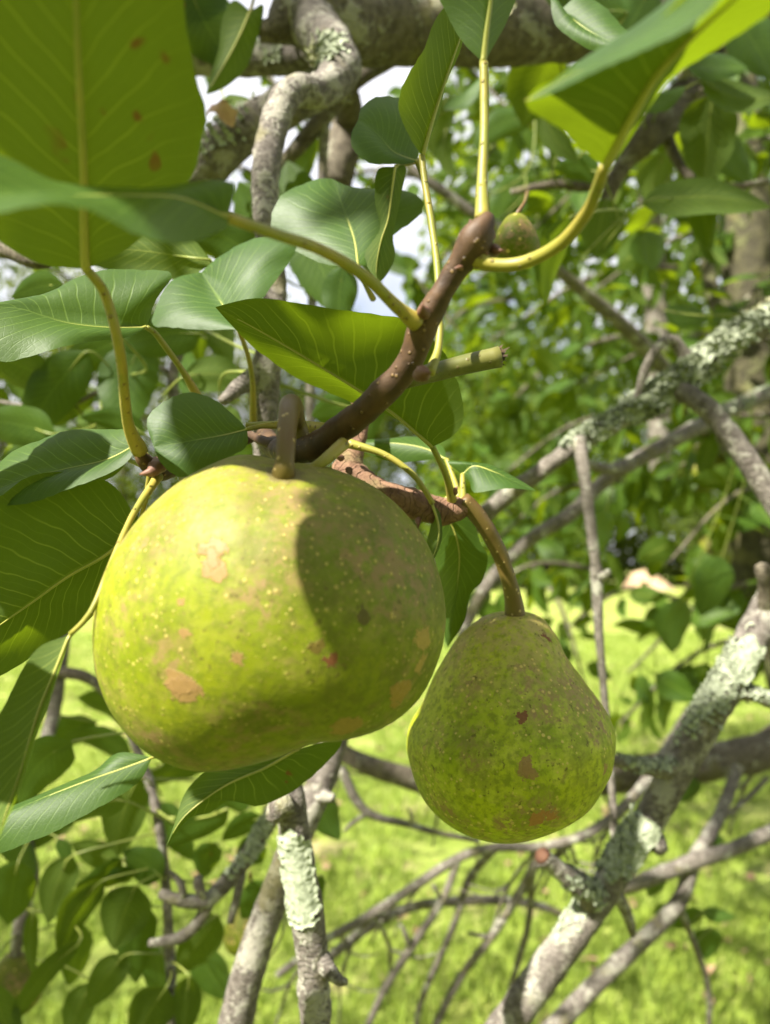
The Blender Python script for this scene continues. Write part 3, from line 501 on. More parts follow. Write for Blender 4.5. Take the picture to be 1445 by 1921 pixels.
side, f_sd = branch('ringed_spur', 'rough ringed reddish brown spur carrying the smaller pear', [(512, 610, .33, 22), (600, 680, .31, 24), (672, 752, .27, 28), (676, 800, .262, 32), (662, 850, .257, 42), (655, 885, .254, 62), (680, 905, .252, 60), (715, 925, .250, 52), (755, 938, .250, 54), (790, 950, .250, 58), (830, 958, .250, 54), (862, 952, .25, 44), (872, 945, .25, 36)], 'brown_bark', 18, .0016, .16, 150, .10)
for (x, y, dx, dy, r_) in ((640, 895, -22, 4, 18), (785, 975, 0, 16, 12), (850, 925, 8, -12, 16), (640, 860, -12, -10, 14)):
    V, F, UV, _ = tube_geo(crom([P(x, y, .246), P(x + dx * .5, y + dy * .5, .244), P(x + dx, y + dy, .244)], 7), np.array([1, 1, .9, .75, .6, .4, .15]) * r_ * .5 * .246 / FPX, 8, .3, 300); mesh('bud', V, F, 'bud', side, UV)
lsp, f_ls = branch('leafy_spur', 'short dark spur left of the large pear where the big blurred leaf starts', [(470, 820, .235, 22), (400, 850, .225, 24), (330, 880, .212, 26), (300, 885, .205, 34), (275, 868, .200, 32), (262, 850, .197, 20)], 'spur_bark', 12, .002, .15, 160, .06)
V, F, UV, _ = tube_geo(crom([P(300, 870, .198), P(285, 884, .193), P(262, 890, .192)], 8), np.array([1, 1, .95, .85, .7, .5, .3, .1]) * 17 * .195 / FPX, 10, .3, 300); mesh('bud', V, F, 'bud', lsp, UV)

lic, f_lic = branch('lichen_branch', 'branch thickly crusted with pale lichen across the right half', [(1700, 520, .60, 50), (1540, 560, .54, 48), (1445, 605, .51, 46), (1380, 635, .50, 44), (1300, 690, .50, 42), (1230, 740, .50, 40), (1160, 790, .50, 38), (1090, 828, .50, 34), (1020, 880, .50, 32), (950, 930, .51, 34), (900, 975, .52, 34), (850, 1020, .54, 30), (790, 1080, .56, 24)], 'twig_bark', 12, .004, .16, 90, .05)
for (a, b_, an, n_, s_, mt, lf) in ((.15, .34, 80, 90, .0065, 'lichen', .55), (.30, .48, 95, 120, .0065, 'lichen', .7), (.46, .70, 70, 120, .0060, 'lichen', .55), (.22, .40, 120, 60, .007, 'lichen_dark', .9), (.50, .60, 270, 60, .007, 'lichen', .8), (.1, .2, 90, 40, .007, 'lichen_dark', .8)): lichen(f_lic, a, b_, an, 46, int(n_ * 1.35), s_ * 1.45, lic, mt, lf * 1.3)
_o, f_p = sub(lic, [(1262, 728, .50, 34), (1300, 745, .485, 38), (1345, 785, .475, 40), (1400, 860, .465, 42), (1450, 935, .46, 44), (1530, 1060, .45, 46)], 'grey_bark', 'side_twig', 12, .004, .1, 90, .07)
sub(lic, [(1300, 690, .50, 30), (1265, 640, .495, 22), (1240, 645, .49, 18), (1212, 690, .49, 17), (1192, 760, .495, 14)], 'twig_bark')
_o, f_h = sub(lic, [(1086, 822, .495, 26), (1096, 880, .485, 24), (1106, 960, .48, 22), (1117, 1050, .475, 20), (1120, 1085, .475, 24), (1124, 1180, .475, 17), (1132, 1280, .475, 15), (1142, 1400, .475, 14), (1150, 1500, .475, 15), (1153, 1575, .475, 14)], 'twig_bark', 'hanging_twig', 9, .004, .12, 100)
sub(lic, [(1120, 1088, .475, 20), (1136, 1078, .47, 16), (1144, 1070, .468, 10)], 'twig_bark', 'broken_stub', 8, .002, .2, 200)
back1, f_b1 = branch('slanting_branch', 'thin grey branch slanting behind the lichen branch towards the smaller pear', [(1500, 720, .95, 30), (1390, 760, .85, 30), (1310, 800, .76, 30), (1200, 860, .72, 30), (1130, 905, .72, 28), (1070, 965, .70, 28), (990, 1015, .70, 26), (920, 1090, .70, 26), (880, 1160, .70, 22), (850, 1250, .70, 16)], 'twig_bark', 9, .008)
sub(back1, [(1180, 872, .71, 28), (1140, 880, .68, 22), (1095, 868, .66, 18)], 'twig_bark')
lichen(f_b1, .1, .45, 90, 40, 70, .007, back1)
diag, f_dg = branch('diagonal_branch', 'stout lichened branch slanting across the lower right corner', [(1620, 850, .52, 69.3), (1500, 1050, .48, 66.3), (1430, 1165, .46, 63.3), (1380, 1260, .455, 61.8), (1320, 1360, .45, 60.2), (1260, 1465, .45, 58.7), (1205, 1560, .45, 58.7), (1140, 1660, .45, 58.7), (1080, 1745, .45, 60.2), (1010, 1840, .45, 63.3), (950, 1925, .45, 64.8), (890, 2010, .45, 64.8)], 'grey_bark', 18, .004, .09, 80, .05)
for (a, b_, an, n_, s_, lf) in ((.38, .50, 150, 100, .006, .5), (.645, .69, 120, 70, .008, .5), (.72, .80, 120, 20, .005, .15)): lichen(f_dg, a, b_, an, 38, n_, s_, diag, 'lichen', lf)
lichen_sheet(f_dg, .60, .70, -80, 40, diag, 2, 150); lichen_sheet(f_dg, .33, .45, -85, 45, diag, 3, 170, .28); lichen_sheet(f_dg, .24, .32, -80, 60, diag, 4, 170, .3)
_o, _f = sub(diag, [(1110, 1680, .445, 58), (1085, 1660, .435, 42), (1060, 1640, .43, 36), (1030, 1616, .425, 32), (1018, 1606, .423, 34)], 'twig_bark', 'broken_stub', 12, .002, .15, 150)
V, F, UV, _ = tube_geo(np.array([_f[0][-1], _f[0][-1] + _f[2][-1] * .0016]), np.array([.0052, .0043]), 12, .15, 300); mesh('cut_face', V, F, 'rust_cut', _o, UV); lichen(_f, .1, .55, 50, 40, 30, .005, diag)
_o, _f = sub(diag, [(1270, 1440, .45, 50), (1225, 1442, .44, 30), (1190, 1436, .437, 26), (1150, 1425, .435, 22)], 'twig_bark', 'broken_stub', 10, .003, .2, 150); lichen(_f, .1, .9, 90, 40, 50, .005, diag)
_o, _f = sub(diag, [(1350, 1320, .452, 40), (1385, 1300, .45, 32), (1420, 1305, .45, 28), (1470, 1325, .45, 26)], 'twig_bark', 'broken_stub', 10, .003, .2, 150); lichen(_f, .1, .95, 90, 60, 50, .005, diag)
sub(diag, [(1215, 1560, .45, 50), (1232, 1580, .446, 40), (1244, 1598, .445, 24)], 'grey_bark', 'broken_stub', 10, .003, .2, 150)
_o, _f = sub(diag, [(1150, 1670, .46, 30), (1168, 1695, .465, 24), (1180, 1725, .468, 20), (1188, 1755, .47, 12)], 'twig_bark', 'broken_stub', 9, .003, .2, 150)
sub(diag, [(1432, 1165, .46, 32), (1438, 1105, .45, 27), (1432, 1072, .445, 30), (1428, 1058, .445, 22)], 'limb_bark', 'broken_stub', 10, .003, .2, 150)
hor, f_ho = branch('level_branch', 'thick out-of-focus branch running level behind the smaller pear', [(1800, 1290, 1.1, 74), (1560, 1350, .98, 72), (1440, 1405, .92, 70), (1340, 1430, .90, 68), (1200, 1450, .88, 66), (1080, 1460, .86, 64), (960, 1470, .85, 56), (850, 1480, .82, 46), (750, 1455, .80, 40), (690, 1435, .80, 36), (640, 1410, .80, 32), (560, 1360, .8, 26)], 'limb_bark', 12, .012, .12, 40)
net, f_n1 = branch('bare_branch', 'thin bare grey branch arching under the smaller pear above the grass', [(1300, 1330, .9, 24.0), (1230, 1440, .85, 22.4), (1185, 1500, .82, 20.8), (1110, 1560, .80, 19.2), (1020, 1588, .80, 17.6), (930, 1590, .80, 17.6), (860, 1610, .80, 17.6), (770, 1668, .80, 17.6), (690, 1720, .80, 17.6), (610, 1765, .80, 16.0), (520, 1830, .8, 12.8)], 'twig_bark', 9, .008)
for pl in ([(930, 1590, .8, 16), (880, 1650, .82, 15), (850, 1740, .83, 13), (790, 1880, .85, 11), (780, 1960, .86, 10)], [(860, 1610, .8, 16), (830, 1690, .8, 14), (770, 1780, .8, 16), (720, 1860, .8, 14), (680, 1950, .8, 13)], [(770, 1780, .8, 12), (760, 1750, .79, 9), (752, 1735, .79, 6)], [(1015, 1590, .8, 18), (985, 1660, .82, 18), (920, 1760, .84, 16), (860, 1840, .86, 15), (810, 1940, .87, 14)], [(920, 1760, .84, 10), (880, 1750, .83, 7)], [(1000, 1630, .81, 14), (990, 1740, .85, 12), (960, 1850, .88, 11), (950, 1950, .9, 10)], [(830, 1690, .8, 9), (812, 1660, .79, 6)]): sub(net, pl, 'twig_bark', step=.008)
net2, _ = branch('curved_twig', 'low thin bare twig curving across the grass under the arching branch', [(560, 1850, .88, 16), (620, 1795, .88, 18), (700, 1735, .88, 18), (780, 1700, .88, 17), (870, 1690, .88, 17), (960, 1690, .88, 16), (1030, 1705, .88, 14), (1085, 1735, .88, 10)], 'twig_bark', 8, .009)
g2 = random.Random(5)
for host_, fr_ in [(net, f_n1)] * 17 + [(hor, f_ho)] * 9:
    q = fr_[0][g2.randrange(len(fr_[0]) // 4, len(fr_[0]) - 3)]; v = q - CAM; dd = v @ FWD; x, y = CX + v @ RIGHT / dd * FPX, CY - v @ UP / dd * FPX; s_ = g2.choice((-1, 1)); l_ = g2.uniform(70, 200); r_ = g2.uniform(5, 8)
    sub(host_, [(x, y, dd, r_ * 1.2), (x + s_ * l_ * .25 - 10, y + l_ * .4, dd + .02, r_), (x + s_ * l_ * .35 - 30, y + l_, dd + .05, r_ * .5)], 'twig_bark', seg=6, step=.01)
    sub(host_, [(x + s_ * l_ * .25 - 10, y + l_ * .4, dd + .02, r_ * .8), (x + s_ * l_ * .5, y + l_ * .5, dd, r_ * .6), (x + s_ * l_ * .8, y + l_ * .42, dd, r_ * .3)], 'twig_bark', seg=6, step=.01)
tw, _ = branch('wispy_twig', 'fine dark twig reaching from beneath the large pear over bright grass', [(640, 1440, .66, 20), (668, 1500, .66, 18), (700, 1530, .66, 15), (760, 1545, .66, 13), (820, 1562, .66, 11), (900, 1578, .66, 8)], 'twig_bark', 8, .006)
for pl in ([(690, 1525, .66, 10), (660, 1545, .65, 8), (645, 1560, .65, 5)], [(770, 1548, .66, 8), (772, 1530, .65, 6), (765, 1515, .65, 4)]): sub(tw, pl, 'twig_bark', step=.006)
far1, _ = branch('forked_branch', 'pale forked branch in the lower right corner beyond the diagonal branch', [(1600, 1500, .85, 30), (1450, 1560, .80, 28), (1370, 1595, .78, 27), (1290, 1620, .77, 30), (1200, 1655, .76, 28), (1150, 1675, .76, 24), (1080, 1730, .76, 18)], 'twig_bark', 9, .008)
for pl in ([(1385, 1440, .86, 22), (1350, 1530, .82, 24), (1300, 1620, .78, 30), (1275, 1690, .77, 30), (1215, 1755, .76, 30), (1150, 1815, .75, 34), (1080, 1885, .75, 36), (1010, 1960, .75, 38)], [(1270, 1690, .77, 14), (1310, 1790, .8, 12), (1330, 1860, .82, 11), (1330, 1960, .83, 10)], [(1440, 1460, .9, 10), (1400, 1500, .88, 9), (1350, 1540, .85, 10)]): sub(far1, pl, 'grey_bark' if pl[0][3] > 20 else 'twig_bark', step=.008)
bl, f_bl = branch('knotty_branch', 'knotty lichened twig with stubs at lower left, behind the leaning branch', [(540, 1490, .47, 34), (490, 1565, .47, 32), (455, 1620, .465, 30), (410, 1672, .46, 30), (380, 1692, .455, 28), (335, 1688, .45, 24), (300, 1676, .45, 18)], 'twig_bark', 10, .004, .2, 110)
lichen(f_bl, .0, .5, 110, 50, 60, .006, bl)
for pl in ([(392, 1690, .458, 26), (372, 1730, .455, 22), (345, 1755, .455, 22), (318, 1765, .455, 22), (280, 1770, .455, 16)], [(455, 1620, .465, 20), (445, 1680, .46, 18), (432, 1730, .46, 16)], [(385, 1690, .455, 14), (372, 1660, .45, 20), (372, 1645, .45, 14)], [(345, 1690, .45, 14), (338, 1655, .448, 14), (318, 1635, .448, 8)]): sub(bl, pl, 'twig_bark', 'broken_stub', bump=.22)
vt, f_vt = branch('upright_twig', 'dark upright twig at lower left, behind the serrated leaves', [(235, 1330, .52, 14), (250, 1390, .52, 16), (275, 1450, .52, 17), (295, 1530, .51, 18), (308, 1620, .51, 18), (314, 1700, .51, 18), (318, 1780, .51, 20), (322, 1860, .51, 18), (322, 1960, .51, 17)], 'twig_bark', 9, .005, .12, 100)
lt, f_lt = branch('leafy_twig', 'brown twig with hanging leaves near the bottom left edge', [(120, 1180, .62, 26), (100, 1340, .6, 26), (75, 1420, .58, 24), (60, 1500, .57, 20), (55, 1590, .56, 20), (62, 1650, .56, 22), (40, 1720, .55, 24), (28, 1800, .55, 22)], 'twig_bark', 9, .006, .12, 80)
sub(lt, [(100, 1260, .6, 24), (160, 1270, .6, 22), (200, 1300, .6, 18), (240, 1350, .6, 12)], 'limb_bark')
ub, f_ub = branch('leafy_shoot', 'slim grey shoot among shaded leaves left of the upright branch', [(350, 900, .48, 22), (330, 780, .47, 20), (325, 700, .47, 20), (345, 640, .47, 20), (360, 590, .47, 18), (350, 500, .48, 14), (330, 420, .5, 10)], 'twig_bark', 9, .005)
sub(ub, [(325, 705, .47, 12), (290, 690, .465, 10), (210, 720, .46, 9), (130, 760, .47, 8), (40, 760, .48, 7), (-60, 740, .5, 6)], 'twig_bark'); sub(ub, [(580, 900, .5, 20), (582, 780, .5, 18), (585, 600, .5, 17), (590, 420, .52, 15)], 'twig_bark')
tl_, f_tl = branch('shaded_twig', 'dark twig tip at the left edge under the blurred leaf', [(-80, 440, .36, 30), (0, 465, .36, 32), (50, 480, .355, 40), (85, 492, .35, 28)], 'limb_bark', 9, .004, .2, 120)
rt, f_rt = branch('mossy_branch', 'mossy dark branch among round leaves in the upper right', [(1400, 60, .75, 60), (1330, 130, .68, 56), (1270, 200, .64, 70), (1220, 250, .62, 60), (1170, 310, .62, 34), (1145, 360, .62, 28), (1128, 420, .62, 20), (1120, 480, .62, 12)], 'limb_bark', 11, .006, .18, 60)
lichen(f_rt, .2, .5, 40, 50, 60, .008, rt, 'lichen_dark', .8)
for pl in ([(1245, 235, .63, 26), (1265, 290, .63, 20), (1300, 335, .62, 16), (1370, 350, .62, 14), (1440, 340, .63, 12)], [(1160, 330, .62, 22), (1100, 350, .62, 20), (1040, 345, .62, 16), (960, 360, .64, 12)], [(1290, 190, .63, 14), (1340, 150, .62, 10), (1400, 120, .62, 8)]): sub(rt, pl, 'limb_bark', step=.006)
mt_, f_mt = branch('thin_branch', 'thin bare branch against the bright sky behind the bud', [(740, 290, .75, 14), (790, 330, .75, 18), (840, 365, .75, 20), (890, 400, .75, 20), (960, 440, .75, 18), (1040, 500, .75, 16)], 'twig_bark', 8, .007)

# ------------------------------------------------------------------ pears
def lathe_pear(parent, rows, d, tiltz, mat, seg=56, n=64, lump=0.026):
    A = np.array([(cx, y, h) for y, cx, h in rows], float); S = crom(A, n); s = d / FPX; c0 = P(S[:, 1].mean() * 0 + A[:, 0].mean(), A[:, 1].mean(), d); V = []
    ym = A[:, 1].mean()
    for (cx, y, h) in S:
        c = P(cx, y, d + tiltz * (y - ym) * s)
        for k in range(seg):
            a = 2 * math.pi * k / seg; q = c + (RIGHT * math.cos(a) + FWD * math.sin(a)) * max(h, 0.3) * s * 0.985
            q = q + nvec(q - c) * lump * h * s * mnoise.fractal(Vector(q * 28), 1.0, 2.0, 3); V.append(q)
    F = [(i * seg + k, (i + 1) * seg + k, (i + 1) * seg + (k + 1) % seg, i * seg + (k + 1) % seg) for i in range(n - 1) for k in range(seg)]
    F += [tuple(reversed(range(seg)))[::-1], tuple(range((n - 1) * seg, n * seg))[::-1]]
    return mesh('fruit_body', V, F, mat, parent, origin=c0), c0
def blob_pear(parent, poly, c, d, depth, mat, lump=0.01, sh=0.975, seg=96, n=60):
    pl = crom(np.array([(x, y, 0.0) for x, y in poly]), 400, True)[:, :2] - np.array(c); th = np.arctan2(pl[:, 1], pl[:, 0]); o_ = np.argsort(th); th = th[o_]; rr = np.linalg.norm(pl, axis=1)[o_]
    tt = np.linspace(-math.pi, math.pi, seg, endpoint=False); r = np.interp(tt, th, rr, period=2 * math.pi); s = d / FPX * sh; C = P(c[0], c[1], d); rm = r.mean(); V = []
    for j in range(1, n):
        ph = -math.pi / 2 + math.pi * j / n; cph = abs(math.cos(ph)); k_ = cph ** 0.8
        for a, q in zip(tt, r):
            rad = (rm * (1 - k_) + q * k_) * cph
            p = C + RIGHT * math.cos(a) * rad * s - UP * math.sin(a) * rad * s + FWD * math.sin(ph) * depth * rm * s
            V.append(p + nvec(p - C) * lump * rm * s * mnoise.fractal(Vector(p * 26), 1.0, 2.0, 3))
    m = n - 1; F = [(i * seg + k, i * seg + (k + 1) % seg, (i + 1) * seg + (k + 1) % seg, (i + 1) * seg + k) for i in range(m - 1) for k in range(seg)]
    V += [C - FWD * depth * rm * s, C + FWD * depth * rm * s]; F += [(m * seg, (k + 1) % seg, k) for k in range(seg)] + [(m * seg + 1, (m - 1) * seg + k, (m - 1) * seg + (k + 1) % seg) for k in range(seg)]
    return mesh('fruit_body', V, [tuple(reversed(f)) for f in F], mat, parent, origin=C), C
def fix_normals(o):
    import bmesh
    bm = bmesh.new(); bm.from_mesh(o.data); bmesh.ops.recalc_face_normals(bm, faces=bm.faces); bm.to_mesh(o.data); bm.free()
TAN = (0.27, 0.165, 0.06); RED = (0.17, 0.055, 0.025)
D1 = 0.182; C1 = (512, 1141)
def spots(o, rows):                      # marks on the near side of a fruit, in the body's own coordinates
    from mathutils.bvhtree import BVHTree
    og = ORI[o.name]; bv = BVHTree.FromPolygons([v.co.copy() for v in o.data.vertices], [tuple(p.vertices) for p in o.data.polygons]); out = []
    for x, y, r, c in rows:
        hit = bv.ray_cast(Vector(CAM - og), Vector(P(x, y, 1.0) - CAM).normalized())[0]
        if hit is not None: out.append((*hit, r, c))
    return out
def reskin(o, m): o.data.materials.clear(); o.data.materials.append(m)
p1 = thing('pear', 'large yellow-green pear, half sunlit, hanging nearest under the dark spur', 'pear', P(540, 862, D1), 'pears on the tree')
body1, c1 = blob_pear(p1, [(542, 862), (477, 848), (427, 854), (347, 894), (275, 958), (221, 1036), (192, 1116), (184, 1191), (193, 1268), (222, 1336), (273, 1396), (337, 1430), (407, 1439), (487, 1424), (562, 1400), (607, 1382), (662, 1378), (737, 1356), (797, 1306), (831, 1236), (844, 1166), (837, 1096), (809, 1018), (759, 948), (697, 901), (632, 874), (582, 864)], C1, D1, 0.93, 'stalk'); fix_normals(body1)
reskin(body1, pear_material('large_pear_skin', spots(body1, [(533, 888, .0048, (.17, .14, .05)), (402, 1030, .0030, TAN), (398, 1058, .0030, TAN), (335, 1278, .0030, TAN), (345, 1298, .0032, TAN), (438, 1228, .0014, TAN), (345, 1130, .0011, TAN), (348, 1185, .0009, TAN), (652, 1365, .0035, (.30, .20, .05)), (620, 1245, .0012, RED), (590, 1215, .0011, (.14, .10, .02)), (680, 1152, .0011, (.10, .08, .02)), (795, 1200, .0026, (.36, .25, .06)), (788, 1245, .0026, (.36, .25, .06)), (755, 1300, .0034, (.30, .19, .04))]), 400, 0.85, 0.65, 0.78, 0.5))
tube('stalk', [(532, 900, .1660, 46), (533, 880, .1640, 42), (535, 862, .1640, 36), (537, 830, .166, 36), (540, 790, .170, 38), (543, 768, .175, 42), (548, 762, .184, 42), (556, 790, .197, 34), (572, 830, .199, 28)], 'stalk', p1, 16, step=.0012, bump=.05, bscale=200)
D2 = .262; C2 = (955, 1365)
p2 = thing('pear', 'smaller speckled pear with brown scab marks, hanging right of the large one', 'pear', P(963, 1155, D2), 'pears on the tree')
body2, c2 = lathe_pear(p2, [(1153, 964, 3.9), (1150, 964, 25.3), (1153, 963, 42.9), (1162, 961, 60.4), (1179, 957, 78.0), (1199, 953, 95.5), (1228, 950, 112.1), (1275, 955, 143.3), (1325, 962, 172.6), (1362, 957, 190.1), (1396, 954, 192.1), (1435, 954, 184.3), (1488, 949, 158.9), (1526, 941, 117.0), (1552, 939, 70.2), (1562, 937, 35.1), (1565, 937, 9.8)], D2, -0.10, 'stalk'); fix_normals(body2)
reskin(body2, pear_material('small_pear_skin', spots(body2, [(985, 1442, .0028, TAN), (997, 1450, .0024, TAN), (1010, 1535, .0026, (.34, .16, .05)), (1035, 1530, .0024, (.34, .16, .05)), (795, 1405, .0013, (.42, .30, .09)), (983, 1347, .0010, RED), (940, 1250, .0008, RED), (1021, 1192, .0014, RED), (1028, 1198, .0011, RED), (1068, 1402, .0009, TAN), (1135, 1440, .0009, TAN)]), 330, 1.0, 0.9, 1.45))
tube('stalk', [(868, 938, .249, 34), (885, 955, .25, 34), (912, 990, .252, 32), (938, 1040, .256, 30), (955, 1090, .259, 29), (964, 1130, .261, 34), (967, 1160, .262, 40)], 'stalk', p2, 14, step=.0014, bump=.06, bscale=220)
M['pear3'] = pear_material('distant_pear_skin', [], 200, 0.9, 0.6, 0.62)
def small_pear(cx, cy, rx, d, label, stalk_to, top=-1):
    o = thing('pear', label, 'pear', P(cx, cy - rx, d), 'pears on the tree'); k = rx
    rows = [(cy - 1.15 * k, cx, .02 * k), (cy - 1.13 * k, cx, .25 * k), (cy - .95 * k, cx, .48 * k), (cy - .5 * k, cx, .78 * k), (cy, cx, .98 * k), (cy + .3 * k, cx, k), (cy + .65 * k, cx, .84 * k), (cy + .9 * k, cx, .5 * k), (cy + .98 * k, cx, .1 * k)]
    b_, _ = lathe_pear(o, rows, d, 0.0, 'pear3', 28, 26, .04); fix_normals(b_)
    tube('stalk', [(cx, cy - 1.08 * k, d, max(8, k * .2)), (cx + (stalk_to[0] - cx) * .5 + 4, (cy - 1.1 * k + stalk_to[1]) * .5, d, max(6, k * .14)), (*stalk_to, max(6, k * .16))], 'stalk', o, 8, n=8)
small_pear(968, 455, 46, .30, 'small half-hidden pear peeping from behind the bud of the dark spur', (990, 360, .4))
small_pear(25, 1850, 52, .55, 'brownish pear at the bottom left edge of the picture', (30, 1780, .55))
small_pear(462, 1745, 44, .60, 'blurred yellow pear partly behind the leaning branch', (470, 1640, .5))
small_pear(1322, 880, 42, 1.35, 'blurred reddish pear in the shade left of the mossy trunk, upper one', (1335, 800, 1.35))
small_pear(1338, 1036, 34, 1.30, 'blurred brown pear low beside the mossy trunk, lower one', (1345, 980, 1.3))
# ------------------------------------------------------------------ leaves traced one by one
# on the leafy spur (left)
hero(lsp, [(160, 505), (158, 400), (158, 320), (152, 200), (147, 100), (143, 0), (138, -160), (130, -300)], [(60, 490), (-60, 400), (-150, 250), (-170, 60), (-90, -170)], [(255, 455), (350, 350), (386, 235), (372, 150), (352, 60), (330, -60), (260, -200)], (.154, .092), .004, .006, False, [(262, 845, .195), (240, 790, .185), (225, 660, .165), (200, 560, .160), (176, 520, .155)], 22, 24, .03, .01, 'large blurred leaf filling the top left corner, rusty spots on its underside', mat='leaf_rust')
hero(lsp, [(262, 830), (200, 862), (120, 880), (40, 900), (-60, 940)], [(235, 806), (160, 806), (90, 818), (20, 850)], [(235, 868), (170, 905), (90, 930), (20, 950)], (.205, .215), .012, -.010, True, [(276, 862, .201), (270, 845, .203)], 11, 7)
hero(lsp, [(262, 985), (200, 1040), (130, 1080), (60, 1130), (0, 1172), (-80, 1230)], [(210, 908), (110, 884), (20, 915), (-60, 1010)], [(235, 1080), (190, 1140), (110, 1200), (10, 1262), (-50, 1275)], (.212, .218), -.010, .012, False, [(285, 880, .203), (275, 930, .208)], 11, 9)
hero(lsp, [(132, 1190), (104, 1260), (72, 1340), (42, 1440), (18, 1510), (-10, 1590)], [(70, 1218), (20, 1300), (-30, 1390), (-50, 1500)], [(125, 1215), (95, 1300), (60, 1390), (25, 1500)], (.165, .150), .006, -.006, False, [(298, 893, .200), (250, 965, .185), (212, 1050, .172), (180, 1130, .166), (158, 1165, .165)], 13, 8)
hero(lsp, [(225, 855), (205, 875), (180, 890), (150, 905)], [(215, 848), (185, 862)], [(232, 875), (200, 900)], (.215, .225), .0, .004, False, [(280, 880, .206)], 8, 5)
hero(lsp, [(285, 1422), (230, 1442), (160, 1466), (80, 1497), (0, 1532), (-80, 1570)], [(255, 1414), (215, 1414), (170, 1450), (80, 1488), (0, 1522)], [(262, 1465), (205, 1505), (130, 1545), (60, 1578), (-10, 1602)], (.255, .235), .008, -.006, True, [(330, 1330, .262), (318, 1400, .258)], 8, 6)
# on the dark fruiting spur
hero(spur, [(428, 408), (340, 372), (250, 366), (150, 366), (60, 365), (-60, 362), (-160, 350)], [(440, 345), (380, 340), (300, 352), (200, 352), (100, 345), (20, 300), (-80, 270)], [(425, 425), (380, 448), (320, 455), (250, 440), (170, 395), (90, 378), (-40, 400)], (.128, .098), .010, -.014, True, [(782, 606, .167), (745, 575, .163), (680, 515, .153), (600, 468, .145), (520, 440, .136)], 26, 14, .03, .01, 'blurred pale leaf seen edge-on across the big leaf')
hero(spur, [(1135, 312), (1180, 225), (1230, 140), (1300, 62), (1380, -10), (1480, -100)], [(1110, 295), (1050, 240), (986, 188), (1100, 120), (1220, 50), (1340, -60)], [(1150, 310), (1195, 240), (1260, 150), (1350, 85), (1440, 30), (1500, -40)], (.132, .098), -.006, .004, False, [(893, 484, .163), (930, 497, .1615), (985, 492, .159), (1050, 458, .152), (1100, 400, .144), (1122, 350, .137)], 28, 24, .0, .01, 'large blurred leaf with a thick yellow stalk in the top right corner')
hero(spur, [(986, 190), (1060, 148), (1140, 105), (1220, 66), (1300, 20), (1400, -60)], [(1010, 172), (1100, 106), (1190, 50), (1270, -10)], [(1040, 172), (1130, 128), (1220, 88), (1310, 40)], (.116, .092), .016, -.004, True, None, 6, 4, .02, .0, 'pale turned-over upper edge of the blurred top right leaf')
hero(spur, [(908, 118), (914, 60), (922, 0), (930, -90), (935, -180)], [(870, 80), (835, 20), (805, -60), (830, -150)], [(935, 70), (960, 20), (985, -60), (965, -150)], (.168, .160), .004, .012, True, [(905, 412, .162), (905, 330, .165), (909, 240, .167)], 21, 16, .03, .01)
hero(spur, [(792, 292), (806, 240), (826, 175), (848, 110), (866, 60), (880, 10)], [(770, 260), (750, 205), (765, 140), (800, 80), (836, 10)], [(806, 270), (822, 215), (842, 150), (860, 100), (874, 50)], (.196, .196), -.010, .012, False, [(806, 700, .176), (824, 640, .18), (822, 520, .186), (810, 420, .19), (797, 340, .194)], 15, 11, .04, .02)
# on the ringed spur
hero(side, [(812, 838), (742, 778), (690, 742), (610, 692), (540, 650), (470, 610), (404, 576)], [(850, 818), (870, 785), (858, 715), (830, 655), (775, 606), (700, 590), (600, 574), (500, 560), (450, 564)], [(760, 795), (700, 764), (660, 757), (590, 724), (545, 700), (478, 655), (430, 605)], (.226, .206), -.012, .012, False, [(850, 948, .249), (838, 895, .240)], 14, 9, .05, .015, 'broad translucent leaf underside crossing behind the dark spur')
hero(side, [(868, 890), (890, 874), (930, 886), (965, 903), (1006, 920)], [(840, 866), (880, 866), (930, 876), (970, 897)], [(880, 902), (892, 925), (940, 916), (975, 918)], (.256, .248), .006, -.006, True, [(868, 940, .250), (868, 915, .253)], 12, 6)
hero(side, [(826, 950), (850, 990), (862, 1040), (858, 1100), (848, 1160), (840, 1215)], [(880, 960), (900, 1015), (916, 1045), (905, 1090), (882, 1115), (872, 1165)], [(812, 980), (815, 1040), (822, 1110), (830, 1175)], (.258, .275), .0, .010, True, [(840, 935, .250)], 8, 6)
hero(side, [(812, 945), (824, 985), (822, 1020), (806, 1062)], [(826, 965), (830, 1000), (822, 1035)], [(812, 970), (802, 1010), (797, 1040)], (.243, .240), .002, .008, False, [(655, 832, .245), (720, 852, .243), (770, 886, .242), (797, 920, .242)], 13, 7)
hero(side, [(838, 862), (800, 842), (750, 832), (690, 830), (650, 835)], [(830, 838), (790, 820), (730, 822), (680, 826)], [(800, 862), (750, 868), (700, 855)], (.262, .275), .008, .0, True, [(862, 935, .252), (850, 895, .258)], 11, 6)
